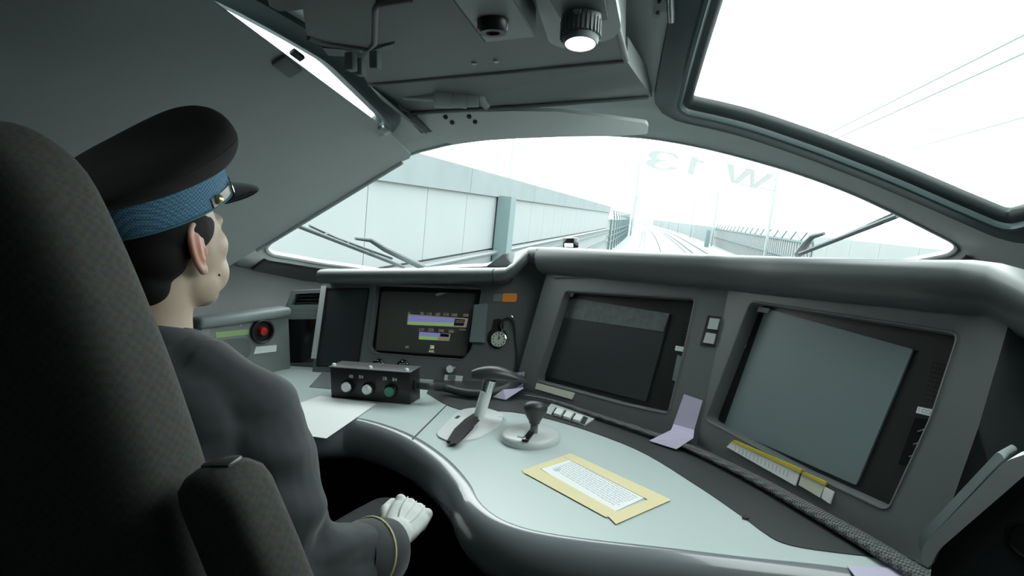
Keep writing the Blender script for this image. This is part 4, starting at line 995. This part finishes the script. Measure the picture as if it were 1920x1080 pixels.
# ears
for sg in (1, -1):
    e0 = HF.p(sg * .0745, .004, -.004); out = (HF.s * sg * .24 - HF.h * .97).normalized()
    EF = Frame(e0, out, HF.n + HF.h * -.12)               # s = outwards-back, h = up
    hel = [(.004, -.010), (.004, .006), (.006, .026), (.016, .038), (.029, .034), (.035, .016), (.031, -.008), (.021, -.026), (.011, -.036), (.003, -.034)]
    P = spline([EF.p(a, b, 0) for a, b in hel], 4); bmv.tube(P, .0046, 8)
    bmv.ball(EF, (.008, -.030, 0), (.008, .009, .005)); bmv.ball(EF, (.015, .002, sg * .0), (.019, .034, .0045), 16, 10)
    bmv.tube(spline([EF.p(.018, .020, sg * -.004), EF.p(.021, .004, sg * -.005), EF.p(.016, -.012, sg * -.004), EF.p(.008, -.018, sg * -.003)], 4), .0032, 8)
    bmv.ball(EF, (.001, -.004, sg * -.003), (.004, .008, .004))
me = organic('body', bmv, .0030, 3)
body = link('body', me, V((0, 0, 0)), M_SKIN, dr, 180, label='light skin of face, ear and neck')
for sg in (-1, 1):
    f_ = HF.sub(sg * .032, .0800, .012); ey = mk('eye', MB().ball(f_, (0, 0, 0), .0115, 16, 10), M_WHT, dr, 180)
    mk('iris', MB().ball(f_, (0, .0075, 0), .0055, 12, 8), M_RUB, ey, 180)
# hair: cropped, dark
hb = MB(); hball(hb, (0, -.010, .026), (.0775, .085, .062)); hball(hb, (0, -.038, -.006), (.068, .054, .054)); hball(hb, (0, -.050, -.050), (.050, .037, .042))
for sg in (-1, 1): hball(hb, (sg * .0570, .008, .026), (.0160, .028, .034))
me = organic('hair', hb, .004, 12); link('hair', me, V((0, 0, 0)), M_HAIR, dr, 180)
mk('mole', MB().ball(HF, (.0660, .040, -.052), .0018, 8, 6), M_HAIR, dr)

# uniform jacket: trunk, sleeves and shoulders welded into one cloth skin, with folds
jb = MB()
jt = [((HX, .745, .47), .190, .135), ((HX, .745, .60), .185, .135), ((HX, .755, .76), .185, .135), ((HX, .765, .90), .196, .135), ((HX, .768, .99), .192, .120), ((HX, .766, 1.045), .150, .092), ((HX, .768, 1.085), .088, .074), ((HX, .772, 1.105), .068, .070)]
jb.loft([ell(*r) for r in jt])
for sg, sh in ((1, sh_r), (-1, sh_l)):
    jb.limb([V((HX + sg * .045, .775, 1.065)), V((HX + sg * .09, .775, 1.035)), sh + V((0, 0, .004))], [.055, .062, .072], 18)
jb.limb([sh_r, (sh_r + el_r) / 2 + V((.016, .006, 0)), el_r], [.074, .074, .070], 20)
jb.limb([el_r, (el_r + wr_r) / 2 + V((0, 0, -.004)), wr_r], [.068, .064, .054], 20)
jb.limb([sh_r * .45 + el_r * .55 + V((.012, .02, 0)), el_r + V((.01, .05, .03)), el_r * .45 + wr_r * .55 + V((0, 0, .008))], [.060, .058, .050], 18)
jb.limb([sh_l, (sh_l + el_l) / 2, el_l], [.074, .073, .064], 20); jb.limb([el_l, (el_l + wr_l) / 2, wr_l], [.064, .058, .050], 20)
def folds(p):
    # sleeve folds run across the arm and bunch at the elbow
    k = max(0.0, 1 - (p - el_r).length / .22) + .35 * max(0.0, 1 - (p - sh_r).length / .16)
    w_ = noise.noise(V((p.x * 7, p.y * 7, p.z * 16))) * .022 + noise.noise(V((p.x * 16 + 3, p.y * 16, p.z * 26))) * .006
    arm_ = 1.0 if p.x > -.655 else .3
    return w_ * min(1.2, .5 * arm_ + k) - .002
me = organic('jacket', jb, .0055, 5, folds); jk = link('jacket', me, V((0, 0, 0)), M_SUIT, dr, 180)
cr = []
for d_, r_, z_ in ((0, .070, 0), (.004, .074, .014), (.010, .075, .030), (.012, .071, .038), (.010, .066, .036), (.004, .062, .012)):
    cr.append([V((HX + r_ * 1.02 * math.cos(t), .772 + r_ * math.sin(t) + .006 * math.sin(t), 1.078 + z_ - .022 * math.sin(t))) for t in [2 * math.pi * k / 32 for k in range(32)]])
mk('collar', MB().loft(cr, caps=False), M_SUIT, jk, 180)
# seam round the armhole and the gold line on the cuff
def band(c, axis, r, wr_, nm, m, par, tilt=(0, 0, 1), squash=1.0):
    f_ = Frame(c, V(tilt).cross(axis), axis.cross(V(tilt).cross(axis))); 
    P = [f_.p(r * math.cos(t), r * squash * math.sin(t), 0) for t in [2 * math.pi * k / 32 for k in range(32)]]
    return mk(nm, MB().tube(P, wr_, 6, closed=True), m, par, 60)
fa = (wr_r - el_r).normalized()
band(wr_r - fa * .012, fa, .0605, .0024, 'cuff_line', mat('gold_braid', (.50, .47, .25), .5), jk)
mk('cuff', MB().loft([[V(q) for q in ring_] for ring_ in [[(wr_r + fa * d_ + Frame(wr_r, V((0, 0, 1)).cross(fa), fa.cross(V((0, 0, 1)).cross(fa))).p(r_ * math.cos(t), r_ * math.sin(t), 0) - wr_r) for t in [2 * math.pi * k / 28 for k in range(28)]] for d_, r_ in ((-.050, .050), (-.035, .058), (.0, .0600), (.032, .0570), (.035, .053), (.02, .048))]], caps=False), M_SUIT, jk, 60)
from mathutils.bvhtree import BVHTree
bvh = BVHTree.FromPolygons([q.co for q in me.vertices], [tuple(p.vertices) for p in me.polygons])
sc0 = V((-.648, .775, .955)); sa = V((1, .05, .32)).normalized(); sf_ = Frame(sc0, V((0, 1, 0)).cross(sa), V((0, 1, 0))); seam = []
for k in range(40):
    a = 2 * math.pi * k / 40; d_ = sf_.s * math.cos(a) + sf_.h * math.sin(a); hit = bvh.ray_cast(sc0 + d_ * .02, d_, .2)
    if hit[0] is not None: seam.append(hit[0] + hit[1] * .0006)
if len(seam) > 20: mk('armhole_seam', MB().tube(seam, .0016, 6), M_TROU, jk, 60)
# trousers
tb = MB()
tb.loft([ell((HX, .75, .49), .185, .135), ell((HX, .75, .57), .185, .135)])
for a, b, c in ((hipR, kneR, ankR), (hipL, kneL, ankL)):
    tb.limb([a, (a + b) / 2, b], [.105, .092, .075]); tb.limb([b, (b + c) / 2, c], [.075, .068, .058])
me = organic('trousers', tb, .008, 4); link('trousers', me, V((0, 0, 0)), M_TROU, dr, 180)

# gloved right hand: a loose fist on the thigh
hc = atd(746, 976, 1.165); fwd = V((.06, 1, .25)).normalized(); hc = wr_r + fa * .024 + fwd * .082 + V((.006, 0, .004))
GF = Frame(hc, fwd.cross(V((.45, 0, 1))).normalized(), fwd)       # s = to the little-finger side, h = knuckles, n = back of the hand
gb = MB()
gb.limb([wr_r + fa * .0, wr_r + fa * .03, GF.p(0, -.036, -.004)], [.033, .031, .030], 16)
def slabh(rows): 
    return [[GF.p(cx + a * math.copysign(abs(math.cos(t)) ** .7, math.cos(t)), y_, cz + b * math.copysign(abs(math.sin(t)) ** .7, math.sin(t))) for t in [2 * math.pi * k / 20 for k in range(20)]] for y_, cx, a, cz, b in rows]
gb.loft(slabh([(-.045, 0, .028, -.004, .020), (-.02, .0, .036, -.002, .019), (.012, .001, .041, .0, .017), (.036, .001, .040, -.002, .015), (.042, .001, .034, -.004, .010)]))
for k, (sx_, L1, L2, L3) in enumerate(((-.030, .040, .026, .020), (-.0095, .044, .029, .021), (.0110, .041, .027, .020), (.0300, .033, .021, .018))):
    k0 = GF.p(sx_, .036 - abs(sx_) * .12, .003); k1 = k0 + GF.h * (L1 * .50) - GF.n * (L1 * .80); k2 = k1 - GF.h * (L2 * .75) - GF.n * (L2 * .55); k3 = k2 - GF.h * (L3 * .55) + GF.n * (L3 * .62)
    gb.tube([k0, k1], [.0115, .0100], 12); gb.tube([k1, k2], [.0100, .0092], 12); gb.tube([k2, k3], [.0092, .0080], 12)
    for q, r_ in ((k0, .0118), (k1, .0104), (k2, .0094), (k3, .0082)): gb.ball(WORLD, q, r_, 12, 8)
t0 = GF.p(-.026, -.020, -.010); t1 = GF.p(-.046, .010, -.016); t2 = GF.p(-.044, .038, -.022); t3 = GF.p(-.024, .052, -.028)
gb.tube([t0, t1], [.0145, .0120], 12); gb.tube([t1, t2], [.0120, .0108], 12); gb.tube([t2, t3], [.0108, .0088], 12)
for q, r_ in ((t0, .0145), (t1, .0122), (t2, .0110), (t3, .0090)): gb.ball(WORLD, q, r_, 12, 8)
me = organic('glove', gb, .0022, 4); gv = link('glove', me, V((0, 0, 0)), M_GLOVE, dr, 180, label='white glove closed in a loose fist')
for x0, x1 in ((-.016, -.019), (.0, .0005), (.016, .019)):
    pts = [GF.p(x0 * .5, -.030, .0178), GF.p(x0, -.005, .0186), GF.p(x1, .018, .0180), GF.p(x1, .036, .0158)]
    mk('stitched_rib', MB().tube(spline(pts, 4), .0017, 6), M_GLOVE, gv, 60)
gb = MB(); f2_ = (wr_l - el_l).normalized(); hl_ = wr_l + f2_ * .07
GL = Frame(hl_, f2_.cross(V((0, 0, 1))).normalized(), f2_)
gb.limb([wr_l, wr_l + f2_ * .03, hl_], [.033, .031, .030], 16); gb.ball(GL, (0, 0, 0), (.040, .045, .017))
for sx_, L1 in ((-.030, .06), (-.010, .072), (.010, .068), (.030, .055)):
    gb.limb([GL.p(sx_, .03, 0), GL.p(sx_, .03 + L1 * .6, -.006), GL.p(sx_, .03 + L1, -.03)], [.0115, .0100, .0082], 10)
gb.limb([GL.p(.03, -.02, -.004), GL.p(.055, .012, -.008), GL.p(.056, .04, -.014)], [.014, .012, .009], 10)
me = organic('glove', gb, .003, 4); link('glove', me, V((0, 0, 0)), M_GLOVE, dr, 180, label='white glove resting on the left thigh')

# ---- cap
ct = R_(23)
CF = Frame(V((HX + .002, .803, 1.292)), V((math.cos(R_(-4)), math.sin(R_(-4)), 0)), Matrix.Rotation(R_(-4), 3, 'Z') @ V((0, math.cos(ct), math.sin(ct))))
cp = mk('cap', MB().ball(CF, (0, 0, 0), .01), M_CAP, dr)      # replaced below by the crown
bpy.data.objects.remove(cp)
NC = 80
def cring(a, b, zf, ys=0.0): return [CF.p(a * math.sin(t), ys + b * math.cos(t), zf(math.cos(t))) for t in [2 * math.pi * k / NC for k in range(NC)]]
bmp = lambda c: .014 * max(0.0, c) ** 3
crown = [cring(.092, .110, lambda c: .040), cring(.098, .116, lambda c: .046), cring(.112, .128, lambda c: .051 + .002 * c), cring(.125, .141, lambda c: .061 + .006 * c), cring(.131, .148, lambda c: .072 + .012 * c, .002), cring(.130, .147, lambda c: .083 + .018 * c + bmp(c) * .5, .002), cring(.120, .135, lambda c: .093 + .022 * c + bmp(c), .002),
         cring(.098, .110, lambda c: .098 + .020 * c + bmp(c), .0), cring(.066, .072, lambda c: .097 + .010 * c + bmp(c) * .3, 0), cring(.03, .03, lambda c: .096 + .004 * c, 0), cring(.0008, .0008, lambda c: .0955, 0)]
cols = [spline([r_[k] for r_ in crown], 3) for k in range(NC)]; crown = [[c_[i] for c_ in cols] for i in range(len(cols[0]))]
cap = mk('cap', MB().loft(crown), M_CAP, dr, 180, label='black peaked cap with a blue band, tilted back')
mk('crown_seam', MB().tube(cring(.1312, .1482, lambda c: .078 + .015 * c, .002), .0010, 6, closed=True), M_CAP, cap, 60)
M_BAND = weave('cap_band', (.045, .13, .22), (.13, .30, .44), 330, .8, .5, .001)
mk('band', MB().loft([cring(.0950, .1125, lambda c: .0), cring(.0975, .1150, lambda c: .002), cring(.0980, .1160, lambda c: .022), cring(.0980, .1160, lambda c: .046), cring(.092, .110, lambda c: .048), cring(.092, .110, lambda c: .0)] , caps=False), M_BAND, cap, 60)
mk('band_piping', MB().tube(cring(.0983, .1164, lambda c: .0025), .0016, 6, closed=True), mat('piping_teal', (.07, .19, .24), .7), cap, 60)
vr = []
for r_, dn in ((0.0, .003), (.02, -.001), (.042, -.008), (.056, -.015), (.058, -.018), (.042, -.013), (.02, -.005), (.0, -.001)):
    row = []
    for k in range(25):
        t = R_(-76 + 152 * k / 24); e = math.cos(t * 90 / 76 * .98) ** .6
        row.append(CF.p((.096 + r_ * e * .55) * math.sin(t) * 1.0, .113 * math.cos(t) + r_ * e, dn * e + .001))
    vr.append(row)
vr.append(vr[0])
mk('peak', MB().loft(vr, caps=False, closed=False), mat('patent_leather', (.012, .012, .014), .12, coat=.5), cap, 60)
strap = [CF.p(.1000 * math.sin(t), .1185 * math.cos(t), .011 + .004 * math.cos(t)) for t in [R_(-88 + 176 * k / 36) for k in range(37)]]
mk('chin_strap', MB().sweep(strap, [(0, -.007), (.0015, -.007), (.0015, .007), (0, .007)], upv=CF.n), mat('strap_grey', (.16, .16, .15), .35), cap, 60)
for sg in (1, -1):
    t = R_(81) * sg; f_ = Frame(CF.p(.1010 * math.sin(t), .1195 * math.cos(t), .0125), V(CF.s) * math.cos(t) - CF.h * math.sin(t), CF.n)
    if f_.n.dot(CF.s) * sg < 0: f_ = Frame(f_.o, -f_.s, f_.h)
    mk('button', MB().lathe(f_, [(.0075, -.001), (.0075, .002), (.005, .005), (.001, .0058)], 16), mat('brass', (.70, .62, .34), .3, metal=.8), cap, 60)
    t = R_(55) * sg; f_ = Frame(CF.p(.1010 * math.sin(t), .1195 * math.cos(t), .013), V(CF.s) * math.cos(t) - CF.h * math.sin(t), CF.n)
    mk('strap_loop', MB().box(f_, (0, 0, 0), (.007, .022, .006), .002), M_CHR, cap)
f_ = Frame(CF.p(0, .118, .032), CF.s, CF.n); mk('badge', MB().lathe(f_, [(.014, -.002), (.014, .003), (.009, .005), (.002, .006)], 12), MATS['brass'], cap, 60)

# ================================================================== OUTSIDE: the line, banked in its curve
CANT = R_(6.0); E_R, E_U = V((math.cos(CANT), 0, -math.sin(CANT))), V((math.sin(CANT), 0, math.cos(CANT)))
E_O = V((XC, 0, -1.3))
def ex(x, y, z): return E_O + E_R * (x - y * y / 7000.0) + V((0, y, 0)) + E_U * z
def ribbon(x0, x1, z0, z1, ys):
    return MB().loft([[ex(x0, y, z0), ex(x1, y, z0), ex(x1, y, z1), ex(x0, y, z1)] for y in ys])
def ebox(x0, x1, y0, y1, z0, z1): return ribbon(x0, x1, z0, z1, [y0, y1])
def yy(a, b, n): return [a + (b - a) * k / n for k in range(n + 1)]
M_CONC = mat('pale_concrete', (.235, .26, .26), .9, var=.08, scale=.6)
M_WALLP = mat('noise_wall_panel', (.225, .25, .253), .9, var=.06, scale=.8)
M_COPE = mat('wall_coping', (.16, .19, .195), .9, var=.15, scale=1.5)
M_TEAL = mat('weathered_steel_paint', (.105, .155, .162), .7)
M_POLE = mat('galvanised_pole', (.23, .255, .26), .6)
M_RAIL = mat('rail_steel', (.10, .12, .125), .5)
o = mk('ground', MB().box(WORLD, (0, 600, -12), (3000, 2400, 1)), mat('hazy_fields', (.30, .325, .325), .95), smooth=0); struct(o, 'pale hazy ground far below the line', 'ground')
o = mk('viaduct_deck', ribbon(-3.9, 9.6, -1.0, -.35, yy(3.6, 420, 40)), M_CONC); struct(o, 'pale concrete deck carrying the tracks', 'deck')
def track(xc, label):
    t = thing('railway_track', label, 'railway track', ex(xc, 30, -.35))
    mk('track_slab', ribbon(xc - 1.15, xc + 1.15, -.35, -.16, yy(4, 420, 40)), M_CONC, t)
    for sg in (-1, 1): mk('rail', ribbon(xc + sg * .7175 - .035, xc + sg * .7175 + .035, -.15, 0, yy(4, 420, 40)), M_RAIL, t)
track(0, 'the track ahead under the middle of the windscreen'); track(4.3, 'the second track to the right of the one ahead')
# noise wall on the left
nw = thing('noise_wall', 'tall pale noise wall passing close on the left', 'wall', ex(-3.6, 20, -.3))
zs = [(-.3, .62), (.66, 1.55), (1.59, 2.72)]
for k in range(21):
    y0 = 5 + 2 * k
    for a, b in zs: mk('panel', ebox(-3.66, -3.56, y0 + .01, y0 + 1.99, a, b), M_WALLP, nw, 0)
mk('core', ebox(-3.74, -3.64, 5, 47, -.3, 2.7), M_COPE, nw, 0)
for k in range(7): mk('coping', ebox(-3.78, -3.50, 5 + 6 * k, 5 + 6 * k + 5.98, 2.72, 3.18), M_COPE, nw, 0)
for z_, r_ in ((1.52, .05), (1.30, .035), (.66, .04)): mk('pipe', MB().tube([ex(-3.44, y, z_) for y in yy(5, 47, 12)], r_, 8), M_TEAL if z_ < 1.5 else M_RAIL, nw)
po = mk('wall_post', MB().add(*(lambda m: (m.v, m.f))(ebox(-3.52, -3.22, 13.1, 13.6, -.3, 2.75))), M_TEAL); tag(po, 'broad teal post against the noise wall', 'post')
# open lattice walkway after the wall
wk = thing('trackside_lattice', 'teal lattice walkway and railing beyond the noise wall', 'railing', ex(-3.4, 55, -.3))
for k in range(12):
    y0 = 47.5 + 4 * k; mk('upright', ebox(-3.45, -3.30, y0, y0 + .15, -.3, 2.2), M_TEAL, wk, 0)
    mk('brace', MB().tube([ex(-3.4, y0, 2.2), ex(-3.4, y0 + 2, 2.9), ex(-3.4, y0 + 4, 2.2)], .05, 6), M_TEAL, wk, 0)
for z_ in (.5, .95, 1.4, 2.2, 2.9): mk('handrail', ribbon(-3.42, -3.34, z_ - .04, z_ + .04, yy(47, 96, 6)), M_TEAL, wk, 0)
mk('screen', ribbon(-3.72, -3.66, -.3, 2.2, yy(47, 130, 8)), M_WALLP, wk, 0)
# fence on the right
fn = thing('slatted_fence', 'pale fence of upright slats on the right of the tracks', 'fence', ex(9.1, 60, -.3))
for k in range(70):
    y0 = 40 + .75 * k; mk('slat', ebox(9.05, 9.15, y0, y0 + .22, -.3, 2.05), M_POLE, fn, 0)
for z_ in (.9, 2.05): mk('fence_rail', ribbon(9.0, 9.2, z_, z_ + .12, yy(40, 96, 8)), M_TEAL, fn, 0)
for k in range(18):
    y0 = 40 + 3 * k; mk('lattice', MB().tube([ex(9.1, y0, 2.15), ex(9.1, y0 + 1.5, 2.75), ex(9.1, y0 + 3, 2.15)], .05, 6), M_TEAL, fn, 0)
g_ = mk('far_screen', ribbon(9.2, 9.3, -.3, 2.3, yy(93, 300, 14)), M_COPE, fn, 0)
mk('backing', ribbon(9.4, 9.5, -.3, 2.2, yy(40, 95, 8)), M_CONC, fn, 0)
rw = thing('parapet_wall', 'plain pale parapet wall passing on the right', 'wall', ex(9.3, 25, -.3))
for k in range(8): mk('panel', ebox(9.2, 9.4, 9 + 4 * k, 12.97 + 4 * k, -.3, 2.55), M_CONC, rw, 0)
sg_ = mk('relay_cabinet', MB().add(*(lambda m: (m.v, m.f))(ebox(6.9, 7.4, 84, 85.2, -.3, 1.9))), M_TEAL); tag(sg_, 'small teal cabinet standing by the far end of the fence', 'cabinet')
# masts
def mast(x, y, h, r, label, arm=0):
    t = thing('catenary_mast', label, 'mast', ex(x, y, -.35), 'masts along the line')
    mk('pole', MB().tube([ex(x, y, -.35), ex(x, y, h)], r, 10), M_POLE, t)
    if arm: mk('bracket_arm', MB().tube([ex(x, y, 5.6), ex(x + arm, y, 5.9)], .05, 6), M_POLE, t); mk('stay', MB().tube([ex(x, y, 6.6), ex(x + arm * .9, y, 5.9)], .03, 6), M_POLE, t)
for k, (y, nm) in enumerate(((50, 'nearest'), (90, 'second'), (128, 'third'), (166, 'fourth'), (204, 'fifth'), (242, 'sixth'), (280, 'seventh'))):
    mast(8.3, y, 7.2, .10 if k == 0 else .13, nm + ' mast in the row along the right-hand fence', -2.6)
for k, (y, nm, h) in enumerate(((98, 'tallest mast on the left of the line beyond the noise wall', 11.0), (146, 'second mast on the left of the line, left of the track', 10.0), (190, 'third mast on the left of the line, far away', 9.0), (235, 'farthest mast on the left of the line', 9.0))): mast(-3.0, y, h, .15, nm, 2.2)
mast(-16.5, 68, 13.5, .1, 'thin lone mast standing behind the noise wall')
# wires
def wire(x, z, label, r=.016):
    o = mk('overhead_wire', MB().tube([ex(x, y, z) for y in yy(-4, 300, 40)], r, 6), M_POLE); tag(o, label, 'wire', 'overhead wires')
wire(4.25, 5.2, 'lower of the close pair of wires in the right window'); wire(4.35, 5.52, 'upper of the close pair of wires in the right window'); wire(7.0, 5.45, 'single lowest wire across the right window')

# ---- windscreen wipers
M_WIP = mat('wiper_grey', (.04, .055, .06), .5)
def wiper(name, label, blade, arm, spring):
    t = thing('windscreen_wiper', label, 'wiper', raised(*arm[-1], .075), 'windscreen wipers')
    n = len(blade)
    mk('blade', MB().tube([raised(*p, .065) for p in blade], .008, 8), M_WIP, t)
    mk('carrier', MB().tube([raised(*p, .09) for p in spring], .005, 6), M_WIP, t)
    mk('arm', MB().tube([raised(*p, .105) for p in arm], [.006 + .010 * k / (len(arm) - 1) for k in range(len(arm))], 8), M_WIP, t)
    for k in range(2, len(spring) - 1, 2): mk('yoke', MB().tube([raised(*spring[k], .09), raised(*blade[min(n - 1, max(0, round(k / (len(spring) - 1) * (n - 1))))], .065)], .005, 6), M_WIP, t)
def lin(a, b, n): return [(a[0] + (b[0] - a[0]) * k / n, a[1] + (b[1] - a[1]) * k / n) for k in range(n + 1)]
wiper('w', 'wiper lying across the right side of the windscreen', lin((1684, 404), (1500, 476), 8), [(1545, 438), (1524, 443), (1512, 455), (1497, 476)], lin((1676, 400), (1560, 452), 4) + lin((1560, 452), (1502, 474), 3)[1:])
wiper('w', 'wiper lying across the left side of the windscreen', lin((552, 421), (757, 501), 8), [(666, 447), (694, 450), (720, 466), (795, 502)], lin((580, 423), (630, 446), 3) + lin((630, 446), (735, 485), 5)[1:])

# ================================================================== RIGHT FOREGROUND
cb_ = thing('side_cabinet', 'dark cabinet with a pale rounded edge bar at the lower right corner', 'cabinet', atd(1850, 1120, .72))
M_CAB = mat('cabinet_charcoal', (.045, .05, .05), .55, bump=.1, bscale=900)
cf0 = Frame(atd(1820, 1000, .74), (.80, -.60, 0), (0, .12, 1))
def cpts(*p, n=0.0): return [cf0.at(*q, n) for q in p]
b_ = -cf0.o.z / cf0.h.z
cab_pts = cpts((1748, 1050), (1766, 1026), (1925, 880), (2040, 840))
cab_pts = cab_pts + [(cab_pts[3][0], b_), (cab_pts[0][0], b_)]
mk('body', MB().plate(cf0, rpoly(cab_pts, .01), -.22, 0), M_CAB, cb_)
mk('edge_bar', MB().plate(cf0, rpoly(cpts((1733, 1050), (1736, 1018), (1888, 862), (1935, 846), (2040, 820), (2040, 846), (1930, 884), (1764, 1028), (1750, 1060)), .008), -.05, .012), mat('bar_grey', (.80, .86, .86), .4), cb_, 60)
mk('gap_strip', MB().plate(cf0, rpoly(cpts((1722, 1028), (1722, 1004), (1870, 846), (1884, 858), (1736, 1016), (1733, 1040), n=-.03), .006), -.10, -.03), M_LIND, cb_)
g = cf0.sub(*cf0.at(1932, 1015, .001), .0)
mk('port', MB().lathe(g, [(.024, 0), (.024, .002), (.020, .003), (.018, -.001)], 28), M_MATBLK, cb_)
